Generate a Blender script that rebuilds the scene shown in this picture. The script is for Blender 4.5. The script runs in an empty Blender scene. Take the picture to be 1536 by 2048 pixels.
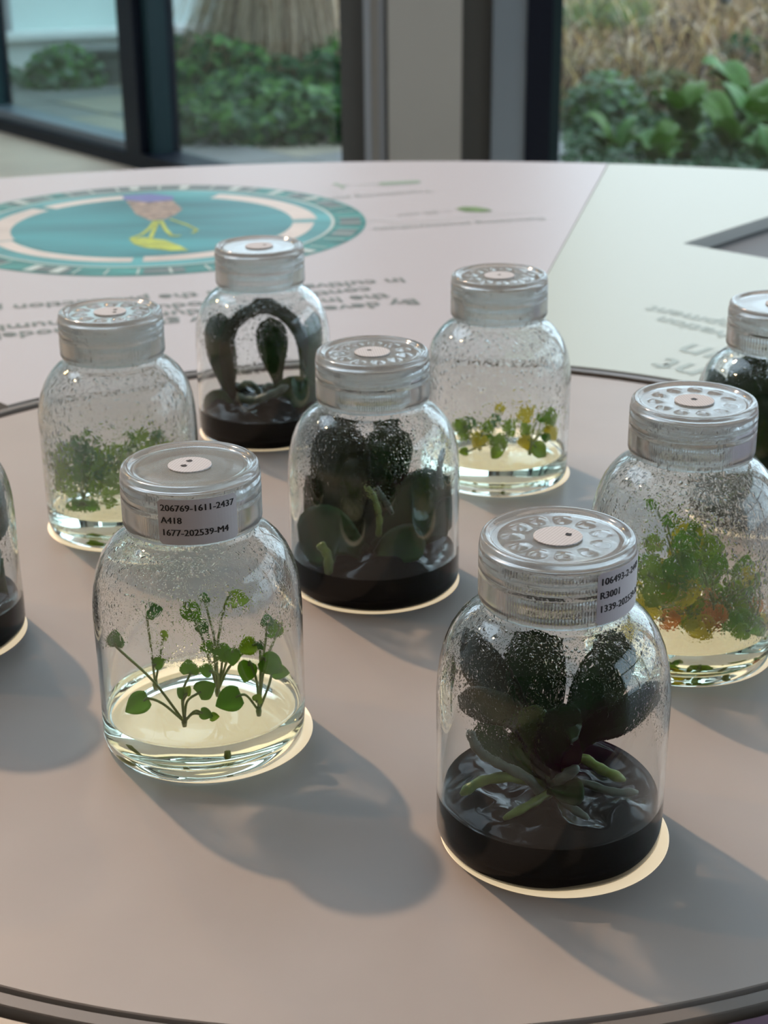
import bpy, bmesh, math, random
from mathutils import Vector, Matrix, noise
PI = math.pi
scn = bpy.context.scene
COL = scn.collection
S = 0.036          # metres per unit (one unit = radius of a culture bottle)
TZ = 0.80          # height of the table top above the floor

def W(x, y, z=0.0):
    return Vector((x * S, y * S, TZ + z * S))

# ------------------------------------------------------------------ camera
CAM_PITCH, CAM_ROLL, CAM_H, CAM_F = 0.38767, -0.010673, 8.04, 3180.4
cp, sp = math.cos(CAM_PITCH), math.sin(CAM_PITCH)
FW = Vector((0, cp, -sp)); UP0 = Vector((0, sp, cp)); RT0 = Vector((1, 0, 0))
RT = RT0 * math.cos(CAM_ROLL) + UP0 * math.sin(CAM_ROLL)
UP = -RT0 * math.sin(CAM_ROLL) + UP0 * math.cos(CAM_ROLL)
cam = bpy.data.cameras.new('camera')
camo = bpy.data.objects.new('camera', cam); COL.objects.link(camo)
m = Matrix((RT, UP, -FW)).transposed().to_4x4(); m.translation = W(0, 0, CAM_H)
camo.matrix_world = m
cam.sensor_fit = 'HORIZONTAL'; cam.sensor_width = 36; cam.lens = CAM_F / 1536 * 36
cam.clip_start = 0.01; cam.clip_end = 200
cam.dof.use_dof = True; cam.dof.focus_distance = 0.50; cam.dof.aperture_fstop = 32
scn.camera = camo

# ------------------------------------------------------------------ world, sun, lamps, exposure
w = bpy.data.worlds.new('sky'); scn.world = w; w.use_nodes = True
bg = w.node_tree.nodes['Background']
bg.inputs[0].default_value = (0.69, 0.85, 1.0, 1); bg.inputs[1].default_value = 3.6
sun = bpy.data.lights.new('sun', 'SUN'); suno = bpy.data.objects.new('sun', sun); COL.objects.link(suno)
SUN_DIR = Vector((1.66, -2.40, -2.87)).normalized()
suno.rotation_euler = SUN_DIR.to_track_quat('-Z', 'Y').to_euler(); suno.location = (-3, 5, 6)
sun.energy = 1.9; sun.color = (1.0, 0.68, 0.45); sun.angle = math.radians(1.6)
sun.cycles.is_caustics_light = True
scn.view_settings.view_transform = 'Standard'; scn.view_settings.look = 'None'
scn.view_settings.gamma = 1; scn.view_settings.exposure = 0.0; scn.view_settings.use_curve_mapping = False
cy = scn.cycles
cy.max_bounces = 24; cy.transmission_bounces = 20; cy.transparent_max_bounces = 24
cy.glossy_bounces = 6; cy.diffuse_bounces = 4
cy.caustics_reflective = False; cy.caustics_refractive = True
cy.blur_glossy = 0.3; cy.sample_clamp_indirect = 4.0
cy.use_denoising = True

# ------------------------------------------------------------------ materials
def mat(name, color=(.8, .8, .8), rough=.5, metal=0, spec=.5, trans=0, ior=1.45, emit=None, estr=1, sss=0, coat=0):
    M = bpy.data.materials.new(name); M.use_nodes = True
    b = M.node_tree.nodes['Principled BSDF']
    b.inputs['Base Color'].default_value = (*color, 1)
    b.inputs['Roughness'].default_value = rough; b.inputs['Metallic'].default_value = metal
    b.inputs['Specular IOR Level'].default_value = spec
    b.inputs['Transmission Weight'].default_value = trans; b.inputs['IOR'].default_value = ior
    b.inputs['Coat Weight'].default_value = coat
    if emit:
        b.inputs['Emission Color'].default_value = (*emit, 1); b.inputs['Emission Strength'].default_value = estr
    if sss:
        b.inputs['Subsurface Weight'].default_value = sss; b.inputs['Subsurface Scale'].default_value = .002
    return M

def N(M, t, **kw):
    n = M.node_tree.nodes.new(t)
    for k, v in kw.items():
        if k.startswith('i_'): n.inputs[k[2:].replace('_', ' ')].default_value = v
        else: setattr(n, k, v)
    return n

def L(M, a, b): M.node_tree.links.new(a, b)

def vary(M, scale, amount, detail=4, bump=0, bscale=None, stretch=(1, 1, 1), dist=.0005):
    """mottle the base colour with noise and, if asked, add a fine bump"""
    b = M.node_tree.nodes['Principled BSDF']
    tc = N(M, 'ShaderNodeTexCoord'); mp = N(M, 'ShaderNodeMapping'); mp.inputs['Scale'].default_value = stretch
    L(M, tc.outputs['Object'], mp.inputs['Vector'])
    nz = N(M, 'ShaderNodeTexNoise', i_Scale=scale, i_Detail=detail); L(M, mp.outputs[0], nz.inputs['Vector'])
    c = b.inputs['Base Color'].default_value[:3]
    r = N(M, 'ShaderNodeValToRGB')
    r.color_ramp.elements[0].position = .3; r.color_ramp.elements[1].position = .7
    r.color_ramp.elements[0].color = (*[x * (1 - amount) for x in c], 1)
    r.color_ramp.elements[1].color = (*[min(1, x * (1 + amount)) for x in c], 1)
    L(M, nz.outputs['Fac'], r.inputs[0]); L(M, r.outputs[0], b.inputs['Base Color'])
    if bump:
        n2 = N(M, 'ShaderNodeTexNoise', i_Scale=bscale or scale * 4, i_Detail=3); L(M, mp.outputs[0], n2.inputs['Vector'])
        bp = N(M, 'ShaderNodeBump', i_Strength=bump, i_Distance=dist)
        L(M, n2.outputs['Fac'], bp.inputs['Height']); L(M, bp.outputs[0], b.inputs['Normal'])
    return M

def glass(name, ior, color=(1, 1, 1), rough=0.0):
    M = bpy.data.materials.new(name); M.use_nodes = True
    M.node_tree.nodes.clear()
    o = N(M, 'ShaderNodeOutputMaterial')
    g = N(M, 'ShaderNodeBsdfGlass'); g.inputs['IOR'].default_value = ior
    g.inputs['Color'].default_value = (*color, 1); g.inputs['Roughness'].default_value = rough
    L(M, g.outputs[0], o.inputs[0])
    return M, g

def droplets_material(name, lo, hi, size, dens, fog, seed):
    """inner wall of a bottle: clear glass with condensation drops between heights lo..hi (metres)"""
    M, g = glass(name, 1.42)
    tc = N(M, 'ShaderNodeTexCoord')
    mp = N(M, 'ShaderNodeMapping'); mp.inputs['Location'].default_value = (seed, seed * .37, seed * .11); mp.inputs['Scale'].default_value = (1, 1, .8)
    L(M, tc.outputs['Object'], mp.inputs[0])
    wob = N(M, 'ShaderNodeTexNoise', i_Scale=220.0, i_Detail=1); L(M, mp.outputs[0], wob.inputs['Vector'])
    wm = N(M, 'ShaderNodeVectorMath', operation='MULTIPLY_ADD'); wm.inputs[1].default_value = (.0045,) * 3
    L(M, wob.outputs['Color'], wm.inputs[0]); L(M, mp.outputs[0], wm.inputs[2])
    def drops(scale, width, thr):
        v = N(M, 'ShaderNodeTexVoronoi', i_Scale=scale, i_Randomness=1.0); L(M, wm.outputs[0], v.inputs['Vector'])
        a = N(M, 'ShaderNodeMapRange', interpolation_type='SMOOTHERSTEP'); a.inputs['From Min'].default_value = width; a.inputs['From Max'].default_value = .0
        L(M, v.outputs['Distance'], a.inputs['Value'])
        sx = N(M, 'ShaderNodeSeparateXYZ'); L(M, v.outputs['Color'], sx.inputs[0])
        c = N(M, 'ShaderNodeMath', operation='GREATER_THAN'); c.inputs[1].default_value = thr; L(M, sx.outputs[0], c.inputs[0])
        d = N(M, 'ShaderNodeMath', operation='MULTIPLY'); L(M, a.outputs[0], d.inputs[0]); L(M, c.outputs[0], d.inputs[1])
        return d.outputs[0]
    d1 = drops(640 / size, .55, 1 - dens); d2 = drops(1700 / size, .5, .25)
    s2 = N(M, 'ShaderNodeMath', operation='MULTIPLY'); s2.inputs[1].default_value = .35; L(M, d2, s2.inputs[0])
    h = N(M, 'ShaderNodeMath', operation='MAXIMUM'); L(M, d1, h.inputs[0]); L(M, s2.outputs[0], h.inputs[1])
    sz = N(M, 'ShaderNodeSeparateXYZ'); L(M, tc.outputs['Object'], sz.inputs[0])
    pn = N(M, 'ShaderNodeTexNoise', i_Scale=38.0, i_Detail=3); L(M, mp.outputs[0], pn.inputs['Vector'])
    pz = N(M, 'ShaderNodeMath', operation='MULTIPLY_ADD'); pz.inputs[1].default_value = .045; L(M, pn.outputs['Fac'], pz.inputs[0]); L(M, sz.outputs[2], pz.inputs[2])
    mk = N(M, 'ShaderNodeMapRange'); mk.inputs['From Min'].default_value = lo + .0225; mk.inputs['From Max'].default_value = hi + .0225
    L(M, pz.outputs[0], mk.inputs['Value'])
    hm = N(M, 'ShaderNodeMath', operation='MULTIPLY'); L(M, h.outputs[0], hm.inputs[0]); L(M, mk.outputs[0], hm.inputs[1])
    bp = N(M, 'ShaderNodeBump', i_Strength=1.0, i_Distance=.00026 * size); L(M, hm.outputs[0], bp.inputs['Height']); L(M, bp.outputs[0], g.inputs['Normal'])
    # a thin film of fog scatters a little light where the drops are
    df = N(M, 'ShaderNodeBsdfTranslucent'); df.inputs[0].default_value = (.9, .92, .92, 1)
    d2_ = N(M, 'ShaderNodeBsdfDiffuse'); d2_.inputs[0].default_value = (.9, .92, .92, 1)
    ds = N(M, 'ShaderNodeMixShader'); L(M, df.outputs[0], ds.inputs[1]); L(M, d2_.outputs[0], ds.inputs[2])
    fz = N(M, 'ShaderNodeMath', operation='MULTIPLY'); fz.inputs[1].default_value = fog; L(M, mk.outputs[0], fz.inputs[0])
    mx = N(M, 'ShaderNodeMixShader'); L(M, fz.outputs[0], mx.inputs[0]); L(M, g.outputs[0], mx.inputs[1]); L(M, ds.outputs[0], mx.inputs[2])
    out = [n for n in M.node_tree.nodes if n.type == 'OUTPUT_MATERIAL'][0]
    L(M, mx.outputs[0], out.inputs[0])
    return M

# ------------------------------------------------------------------ object helpers
def link(o, parent=None):
    COL.objects.link(o)
    if parent is not None: o.parent = parent
    return o

def obj(name, bm, material, parent=None, smooth=True, loc=None):
    me = bpy.data.meshes.new(name)
    bm.normal_update(); bm.to_mesh(me); bm.free()
    for m_ in (material if isinstance(material, (list, tuple)) else [material]): me.materials.append(m_)
    if smooth:
        for p in me.polygons: p.use_smooth = True
    o = bpy.data.objects.new(name, me)
    if loc is not None: o.location = loc
    return link(o, parent)

def empty(name, loc, rz=0, parent=None):
    o = bpy.data.objects.new(name, None); o.empty_display_size = .02
    o.location = loc; o.rotation_euler = (0, 0, rz)
    return link(o, parent)

def tag(o, label=None, cat=None, group=None, kind=None):
    if label: o['label'] = label
    if cat: o['category'] = cat
    if group: o['group'] = group
    if kind: o['kind'] = kind
    return o

def lathe(prof, seg=96, mod=None, bm=None, close=False, k=S, mi=0):
    """revolve (r, z) points; ends with r=0 become a pole"""
    bm = bm or bmesh.new(); rings = []
    for r, z in prof:
        if r < 1e-6:
            rings.append([bm.verts.new((0, 0, z * k))]); continue
        ring = []
        for i in range(seg):
            a = 2 * PI * i / seg; rr, zz = r, z
            if mod: rr, zz = mod(r, z, a)
            ring.append(bm.verts.new((rr * k * math.cos(a), rr * k * math.sin(a), zz * k)))
        rings.append(ring)
    pairs = list(zip(rings, rings[1:])) + ([(rings[-1], rings[0])] if close else [])
    for A, B in pairs:
        for i in range(seg):
            j = (i + 1) % seg
            if len(A) == 1 and len(B) == 1: continue
            if len(A) == 1: f = bm.faces.new((A[0], B[j], B[i]))
            elif len(B) == 1: f = bm.faces.new((A[i], A[j], B[0]))
            else: f = bm.faces.new((A[i], A[j], B[j], B[i]))
            f.material_index = mi
    return bm

def box(bm, a, b, rot=None):
    vs = [bm.verts.new((x, y, z)) for z in (a[2], b[2]) for x, y in ((a[0], a[1]), (b[0], a[1]), (b[0], b[1]), (a[0], b[1]))]
    if rot:
        for v in vs: v.co = rot @ v.co
    for f in ((3, 2, 1, 0), (4, 5, 6, 7), (0, 1, 5, 4), (1, 2, 6, 5), (2, 3, 7, 6), (3, 0, 4, 7)):
        bm.faces.new([vs[i] for i in f])
    return bm

def tube(bm, pts, rad, seg=8):
    """tube along points with radius per point (metres)"""
    rings = []; pts = [Vector(p) for p in pts]; n = len(pts)
    ref = Vector((.3, .2, 1)).normalized()
    for i, p in enumerate(pts):
        t = (pts[min(i + 1, n - 1)] - pts[max(i - 1, 0)])
        t = t.normalized() if t.length > 1e-9 else Vector((0, 0, 1))
        u = t.cross(ref)
        if u.length < .05: u = t.cross(Vector((1, 0, 0)))
        u.normalize(); v = t.cross(u)
        r = rad[i] if isinstance(rad, (list, tuple)) else rad
        rings.append([bm.verts.new(p + (u * math.cos(2 * PI * k / seg) + v * math.sin(2 * PI * k / seg)) * r) for k in range(seg)])
    for A, B in zip(rings, rings[1:]):
        for k in range(seg):
            bm.faces.new((A[k], A[(k + 1) % seg], B[(k + 1) % seg], B[k]))
    bm.faces.new(rings[0][::-1]); bm.faces.new(rings[-1])
    return bm

def bez(pts, n=10):
    """smooth curve through points (Catmull-Rom)"""
    P = [Vector(p) for p in pts]; P = [P[0] * 2 - P[1]] + P + [P[-1] * 2 - P[-2]]
    out = []
    for i in range(1, len(P) - 2):
        for k in range(n):
            t = k / n; a, b, c, d = P[i - 1:i + 3]
            out.append(.5 * ((2 * b) + (c - a) * t + (2 * a - 5 * b + 4 * c - d) * t * t + (3 * b - a - 3 * c + d) * t ** 3))
    out.append(P[-2]); return out

# ------------------------------------------------------------------ room setting
def struct(name, bm, material, parent=None, smooth=False):
    o = obj(name, bm, material, parent, smooth)
    if parent is None: o['kind'] = 'structure'
    return o

M_floor = vary(mat('floor_stone', (.60, .47, .36), .45), 3, .1, bump=.1)
M_wall = vary(mat('wall_plaster', (.62, .60, .57), .7), 2, .03)
M_ceil = mat('ceiling_white', (.75, .74, .72), .8)
M_black = mat('black_frame', (.004, .006, .013), .45, spec=.25)
M_teal_edge = mat('dark_teal_gasket', (.015, .035, .04), .4, spec=.3)
M_sillmetal = mat('sill_metal', (.16, .18, .21), .35, metal=.3)
M_taupe = vary(mat('column_taupe', (.36, .325, .285), .55), 5, .02)
M_taupe_dark = mat('column_dark_taupe', (.07, .065, .058), .6)  # darker taupe for the column's edge, gap and side strips
M_trim_grey = mat('trim_grey', (.28, .28, .29), .45)
M_bluegrey = mat('aluminium_blue_grey', (.22, .25, .28), .35, metal=.4)

D = Vector((.607, -.795, 0)); NRM = Vector((.795, .607, 0))      # window wall direction, outward normal
P0 = Vector((-.875, 6.27, 0))                                      # corner post of the first panes
HW = 4.2

def wall_box(bm, s0, s1, n0, n1, z0, z1):
    """a box along the slanted window wall: s along it from P0, n outwards"""
    c = []
    for z in (z0, z1):
        for s, n in ((s0, n0), (s1, n0), (s1, n1), (s0, n1)):
            q = P0 + D * s + NRM * n; c.append(bm.verts.new((q.x, q.y, z)))
    for f in ((3, 2, 1, 0), (4, 5, 6, 7), (0, 1, 5, 4), (1, 2, 6, 5), (2, 3, 7, 6), (3, 0, 4, 7)):
        bm.faces.new([c[i] for i in f])
    return bm

def window_glass(name, tint):
    M = bpy.data.materials.new(name); M.use_nodes = True; M.node_tree.nodes.clear()
    o = N(M, 'ShaderNodeOutputMaterial'); t = N(M, 'ShaderNodeBsdfTransparent'); t.inputs[0].default_value = (*tint, 1)
    g = N(M, 'ShaderNodeBsdfGlossy'); g.inputs['Roughness'].default_value = .01
    lw_ = N(M, 'ShaderNodeLayerWeight'); lw_.inputs[0].default_value = .5
    pw = N(M, 'ShaderNodeMath', operation='POWER'); pw.inputs[1].default_value = 5; L(M, lw_.outputs['Facing'], pw.inputs[0])
    f = N(M, 'ShaderNodeMath', operation='MULTIPLY_ADD'); f.inputs[1].default_value = .93; f.inputs[2].default_value = .035; L(M, pw.outputs[0], f.inputs[0])
    x = N(M, 'ShaderNodeMixShader'); L(M, f.outputs[0], x.inputs[0]); L(M, t.outputs[0], x.inputs[1]); L(M, g.outputs[0], x.inputs[2])
    L(M, x.outputs[0], o.inputs[0]); return M
M_pane = window_glass('window_glass', (.95, .975, .97))
M_pane_green = window_glass('window_glass_green', (.86, .96, .945))

# floor
bm = bmesh.new()
fl = [(-5.5, -4), (4.6, -4), (4.6, 5.05), (.3, 5.05), (P0 + D * 1.2).xy[:], (P0 - D * 6).xy[:], (-5.5, 11.04)]
vs = [bm.verts.new((x, y, 0)) for x, y in fl]; bm.faces.new(vs)
struct('floor', bm, M_floor)
bm = box(bmesh.new(), (-5.6, -4.1, 0), (4.7, -4, HW)); struct('wall_back', bm, mat('wall_dark_grey', (.12, .12, .13), .7))
bm = box(bmesh.new(), (-5.6, -4, 0), (-5.5, 11.1, HW)); struct('wall_left', bm, M_wall)
bm = bmesh.new()
for y0, y1, z0, z1 in ((-4, 5.1, 0, .5), (-4, 5.1, 3.7, HW), (-4, -1.5, .5, 3.7), (.9, 1.1, .5, 3.7), (3.9, 5.1, .5, 3.7)):
    box(bm, (4.6, y0, z0), (4.7, y1, z1))
struct('wall_right', bm, M_wall)
bm = bmesh.new()      # unseen ceiling slab, its opening added to let the sun onto the table
for x0, x1, y0, y1 in ((-5.6, -3.7, -4.1, 12), (-3.7, -.3, -4.1, 1.9), (-3.7, -.3, 5.3, 12), (-.3, 4.7, -4.1, 5.3)):
    box(bm, (x0, y0, HW), (x1, y1, HW + .2))
struct('ceiling', bm, M_ceil)
wr = empty('window_right', (4.65, 1, 2)); tag(wr, kind='structure')
def cbox(name, a, b, M, parent):
    c = (Vector(a) + Vector(b)) / 2 - parent.location
    h = (Vector(b) - Vector(a)) / 2
    return obj(name, box(bmesh.new(), c - h, c + h), M, parent, False)
for y0, y1 in ((-1.5, .9), (1.1, 3.9)):
    cbox('pane', (4.645, y0, .5), (4.655, y1, 3.7), M_pane, wr)
    cbox('mullion', (4.6, (y0 + y1) / 2 - .04, .5), (4.7, (y0 + y1) / 2 + .04, 3.7), M_black, wr)
    cbox('transom', (4.6, y0, 2.2), (4.7, y1, 2.28), M_black, wr)
exec_later = []
# slanted glass wall on the left: posts, sill, panes
w1 = empty('window_1', (0, 0, 0)); tag(w1, kind='structure')
w2 = empty('window_2', (0, 0, 0)); tag(w2, kind='structure')
obj('post', wall_box(bmesh.new(), -.075, .045, -.09, .09, 0, HW), M_black, w1, False)
obj('glazing_bead', wall_box(bmesh.new(), .045, .085, -.05, .03, 0, HW), M_teal_edge, w2, False)
obj('post', wall_box(bmesh.new(), -1.54, -1.45, -.09, .09, 0, HW), M_black, w1, False)
obj('glazing_bead', wall_box(bmesh.new(), -1.45, -1.40, -.05, .03, 0, HW), M_teal_edge, w1, False)
obj('post', wall_box(bmesh.new(), -2.96, -2.86, -.09, .09, 0, HW), M_black, w1, False)
obj('post', wall_box(bmesh.new(), -4.36, -4.26, -.09, .09, 0, HW), M_black, w1, False)
obj('sill', wall_box(bmesh.new(), -1.45, -.075, -.09, .06, .0, .05), M_black, w1, False)
obj('sill_cap', wall_box(bmesh.new(), -1.45, -.075, -.06, .05, .05, .085), M_sillmetal, w1, False)
obj('sill', wall_box(bmesh.new(), .045, 1.2, -.09, .06, .0, .06), M_black, w2, False)
obj('pane', wall_box(bmesh.new(), -1.45, -.075, -.006, .006, .07, HW), M_pane_green, w1, False)
obj('pane', wall_box(bmesh.new(), -4.26, -1.54, -.006, .006, .07, HW), M_pane_green, w1, False)
obj('pane', wall_box(bmesh.new(), .045, 1.2, -.006, .006, .06, HW), M_pane, w2, False)
# column between the windows (faces the room): widths from the photograph at 5 m
col = empty('column', (0, 5.0, 0)); tag(col, kind='structure')
def xcol(px, Y): return (px - 768) / CAM_F * (Y * cp + .25)
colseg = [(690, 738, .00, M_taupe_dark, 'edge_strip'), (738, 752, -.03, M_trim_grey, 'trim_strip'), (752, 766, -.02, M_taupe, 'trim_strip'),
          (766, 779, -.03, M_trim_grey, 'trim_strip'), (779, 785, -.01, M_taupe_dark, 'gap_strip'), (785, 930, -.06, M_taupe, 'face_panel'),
          (930, 992, -.0, M_taupe_dark, 'dark_strip'), (992, 1058, -.03, M_bluegrey, 'aluminium_profile')]
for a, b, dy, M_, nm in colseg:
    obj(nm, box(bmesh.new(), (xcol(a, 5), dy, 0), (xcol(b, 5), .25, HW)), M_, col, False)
w3 = empty('window_3', (0, 5.0, 0)); tag(w3, kind='structure')
obj('post', box(bmesh.new(), (xcol(1058, 5), -.04, 0), (xcol(1108, 5), .1, HW)), M_black, w3, False)
obj('glazing_bead', box(bmesh.new(), (xcol(1108, 5), -.01, 0), (xcol(1130, 5), .1, HW)), M_teal_edge, w3, False)
obj('pane', box(bmesh.new(), (xcol(1130, 5), .03, .06), (4.6, .042, HW)), M_pane, w3, False)
obj('post', box(bmesh.new(), (2.2, -.02, 0), (2.3, .1, HW)), M_black, w3, False)
obj('sill', box(bmesh.new(), (xcol(1130, 5), -.04, 0), (4.6, .1, .06)), M_black, w3, False)

# warm ceiling spot lamps
for i, (x, y) in enumerate(((-2.9, 1.5), (-3.9, 3.9), (-2.3, 5.6))):
    sl = bpy.data.lights.new('spot_lamp', 'SPOT'); so = bpy.data.objects.new('spot_lamp', sl); COL.objects.link(so)
    so.location = (x, y, 3.9); so.rotation_euler = (Vector((0, .6, .8)) - so.location).to_track_quat('-Z', 'Y').to_euler()
    sl.energy = 75; sl.color = (1, .58, .25); sl.spot_size = math.radians(36); sl.shadow_soft_size = .07

# ------------------------------------------------------------------ table
DC = (0.04, 17.92)       # centre of the round disc and the table
DR = 8.44
PZU = .04                 # the printed panels stand this much above the disc
KP = (CAM_H - PZU) / CAM_H
M_disc = vary(mat('disc_top_warm_grey', (.40, .365, .345), .42, spec=.35), 30, .025)
M_print_white = mat('print_lavender_white', (.50, .485, .515), .4, spec=.35)
M_print_green = mat('print_pale_green', (.47, .53, .475), .4, spec=.35)
M_print_cream = mat('print_cream', (.50, .42, .33), .4)
M_print_purple = mat('print_purple', (.085, .022, .065), .35)
M_edge_pale = mat('panel_edge_pale', (.55, .53, .50), .5)
M_ring = mat('ring_grey_brown', (.17, .15, .135), .4)
M_blackgap = mat('black_gap', (.008, .008, .009), .6)
M_well = vary(mat('recess_grey', (.085, .082, .085), .55), 20, .1)
M_pale_circle = mat('pale_circle', (.85, .78, .68), .5, emit=(1.0, .78, .48), estr=.62)

disc = empty('round_table_disc', W(DC[0], DC[1], 0))
tag(disc, 'warm grey round disc carrying the bottles, with pale circles under them', 'table disc')
bm = lathe([(0, -.22), (DR - .02, -.22), (DR, -.2), (DR, -.01), (DR - .01, 0), (DR - .2, 0), (4, 0), (0, 0)], 256)
o = obj('disc_top', bm, M_disc, disc); o.cycles.is_caustics_receiver = True
for p in o.data.polygons: p.use_smooth = abs(p.normal.z) < .5
tbl = empty('display_table', W(DC[0], DC[1], 0))
tag(tbl, 'large round exhibition table with printed panels around the central disc', 'table')
bm = lathe([(DR + .10, -.12), (DR + .10, PZU - .01), (DR + .11, PZU), (DR + .225, PZU), (DR + .235, PZU - .01), (DR + .235, -.12)][::-1], 256, close=True)
bmesh.ops.recalc_face_normals(bm, faces=bm.faces)
rg_ = obj('metal_ring', bm, M_ring, tbl)
for p_ in rg_.data.polygons: p_.use_smooth = abs(p_.normal.z) < .3
obj('gap_channel', lathe([(DR + .01, -.22), (DR + .01, -.12), (DR + .50, -.12), (DR + .50, -.22)][::-1], 192), M_blackgap, tbl, False)
bm = lathe([(0, -22.2), (6, -22.2), (6, -2.2), (24, -2.2), (27, -1.6), (27, -.25), (0, -.25)], 128)
o = obj('pedestal', bm, M_well, tbl, False)

R_IN, R_OUT = DR + .36, 28.5
def polar_cells(a0, a1, r0, r1):
    """list of polygon points of a ring sector, local table coordinates"""
    n = max(2, int(abs(a1 - a0) / .02))
    A = [(r0 * math.cos(a0 + (a1 - a0) * i / n), r0 * math.sin(a0 + (a1 - a0) * i / n)) for i in range(n + 1)]
    B = [(r1 * math.cos(a1 - (a1 - a0) * i / n), r1 * math.sin(a1 - (a1 - a0) * i / n)) for i in range(n + 1)]
    return A, B

def panel(name, outline, M_, z=PZU, th=.35):
    bm = bmesh.new()
    top = [bm.verts.new((x * S, y * S, z * S)) for x, y in outline]
    bot = [bm.verts.new((x * S, y * S, (z - th) * S)) for x, y in outline]
    f = bm.faces.new(top); g = bm.faces.new(bot[::-1])
    n = len(top)
    for i in range(n):
        q = bm.faces.new((top[i], bot[i], bot[(i + 1) % n], top[(i + 1) % n])); q.material_index = 1
    bmesh.ops.recalc_face_normals(bm, faces=bm.faces)
    bmesh.ops.triangulate(bm, faces=[f, g])
    return obj(name, bm, [M_, M_edge_pale], tbl, False)
def loc(x, y): return (x * KP - DC[0], y * KP - DC[1])
def ang(x, y): q = loc(x, y); return math.atan2(q[1], q[0])
seam = ang(6.474, 45.666)
wl = loc(-5.672, 24.011); aL = math.atan2(wl[1], wl[0])
# white panel: from the seam anticlockwise to the left dark wedge
def arc(r, a0, a1, n=60): return [(r * math.cos(a0 + (a1 - a0) * i / n), r * math.sin(a0 + (a1 - a0) * i / n)) for i in range(n + 1)]
wdir = math.atan2(.601, -.545)       # edge of the left wedge
k = wl; far = (k[0] + math.cos(wdir) * 22.4, k[1] + math.sin(wdir) * 22.4)
aF = math.atan2(far[1], far[0])
outer = arc(R_OUT, aF, seam + .0006, 70); inner = arc(R_IN, seam + .0006, aL, 40)
o = panel('printed_panel', outer + inner, M_print_white)
o['label'] = 'lavender white printed panel with turquoise circle'
# pale green panel with the dark triangular opening
tri = [loc(6.814, 35.559), loc(9.392 + 2.6, 38.389 + 2.85), loc(8.396 + 5.2, 34.013 - 5.15)]
a2 = seam - .0006
def ray_hit(p, q):   # extend p->q to radius R_OUT
    d = (q[0] - p[0], q[1] - p[1]); l = math.hypot(*d); d = (d[0] / l, d[1] / l)
    b = p[0] * d[0] + p[1] * d[1]; c = p[0] ** 2 + p[1] ** 2 - R_OUT ** 2
    t = -b + math.sqrt(b * b - c); return (p[0] + d[0] * t, p[1] + d[1] * t)
h1 = ray_hit(tri[0], tri[1]); ah1 = math.atan2(h1[1], h1[0])
e2 = (tri[0][0] + 1.582 * 5, tri[0][1] - 1.546 * 5); ae2 = math.atan2(e2[1], e2[0])
re2 = math.hypot(*e2)
o = panel('printed_panel', arc(R_IN, a2, ae2, 24)[::-1][::-1] + [e2, tri[0], h1] + arc(R_OUT, ah1, a2, 30), M_print_green)
o['label'] = 'pale green printed panel with dark triangular opening'
aP = -1.0
o = panel('printed_panel', arc(R_IN, ae2 - .003, -1.72, 60) + arc(R_OUT, -1.72, ae2 - .003, 60), M_print_purple); o['label'] = 'purple printed panel at the front'
o = panel('printed_panel', arc(R_IN, -1.723, aL - 2 * PI + .1, 60) + arc(R_OUT, aL - 2 * PI + .1, -1.723, 60), M_print_cream); o['label'] = 'cream printed panel at the front'

# flat print on the panels
PZ = [.004]
def flat(name, bm, M_, lvl=1):
    o = obj(name, bm, M_, tbl, False); o.location = (0, 0, (PZU + .004 + .003 * lvl) * S); return o
def ring_bm(cx, cy, r0, r1, a0=0, a1=2 * PI, n=96, bm=None):
    bm = bm or bmesh.new(); q = []
    full = abs(a1 - a0) > 6.28
    for i in range(n if full else n + 1):
        a = a0 + (a1 - a0) * i / n; c, s_ = math.cos(a), math.sin(a)
        q.append((bm.verts.new(((cx + r0 * c) * S, (cy + r0 * s_) * S, 0)), bm.verts.new(((cx + r1 * c) * S, (cy + r1 * s_) * S, 0))))
    for i in range(len(q) if full else len(q) - 1):
        A, B = q[i], q[(i + 1) % len(q)]; bm.faces.new((A[0], A[1], B[1], B[0]))
    return bm
def print_mat(name, c): return mat(name, c, .4, spec=.35)
M_t1 = vary(print_mat('print_teal', (.035, .22, .21)), 60, .5, 3, stretch=(.3, 2, 1))
M_t2 = vary(print_mat('print_turquoise', (.07, .30, .33)), 14, .35, 2, stretch=(.5, 1.5, 1))
M_t3 = vary(print_mat('print_deep_turquoise', (.04, .24, .275)), 9, .4, 2, stretch=(.4, 1.6, 1))
M_pk = vary(print_mat('print_pale_pink', (.62, .56, .52)), 14, .15)
M_line = print_mat('print_thin_line', (.50, .58, .56))
M_dk = vary(print_mat('print_dark_grey', (.12, .16, .16)), 40, .5, stretch=(.3, 2, 1))
cc = loc(-5.496, 38.149)
def disc_bm(cx, cy, r):
    bm = bmesh.new(); bm.faces.new([bm.verts.new(((cx + r * math.cos(2 * PI * i / 96)) * S, (cy + r * math.sin(2 * PI * i / 96)) * S, 0)) for i in range(96)]); return bm
flat('printed_circle', disc_bm(*cc, 5.11), M_t1, 1)
flat('printed_circle', disc_bm(*cc, 4.30), M_t2, 2)
flat('printed_arc', ring_bm(*cc, 4.28, 4.36), M_line, 3)
bm = ring_bm(*cc, 3.35, 3.86, -1.50, .02); ring_bm(*cc, 3.35, 3.95, .12, 1.25, 48, bm); ring_bm(*cc, 3.35, 3.86, 1.75, 2.5, 48, bm); ring_bm(*cc, 3.2, 3.9, 2.58, 3.6, 48, bm); ring_bm(*cc, 3.45, 3.86, 3.62, 4.72, 48, bm)
flat('printed_arc', bm, M_pk, 3)
flat('printed_circle', disc_bm(*cc, 3.35), M_t3, 4)
bm = bmesh.new(); rr = random.Random(4)
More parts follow.
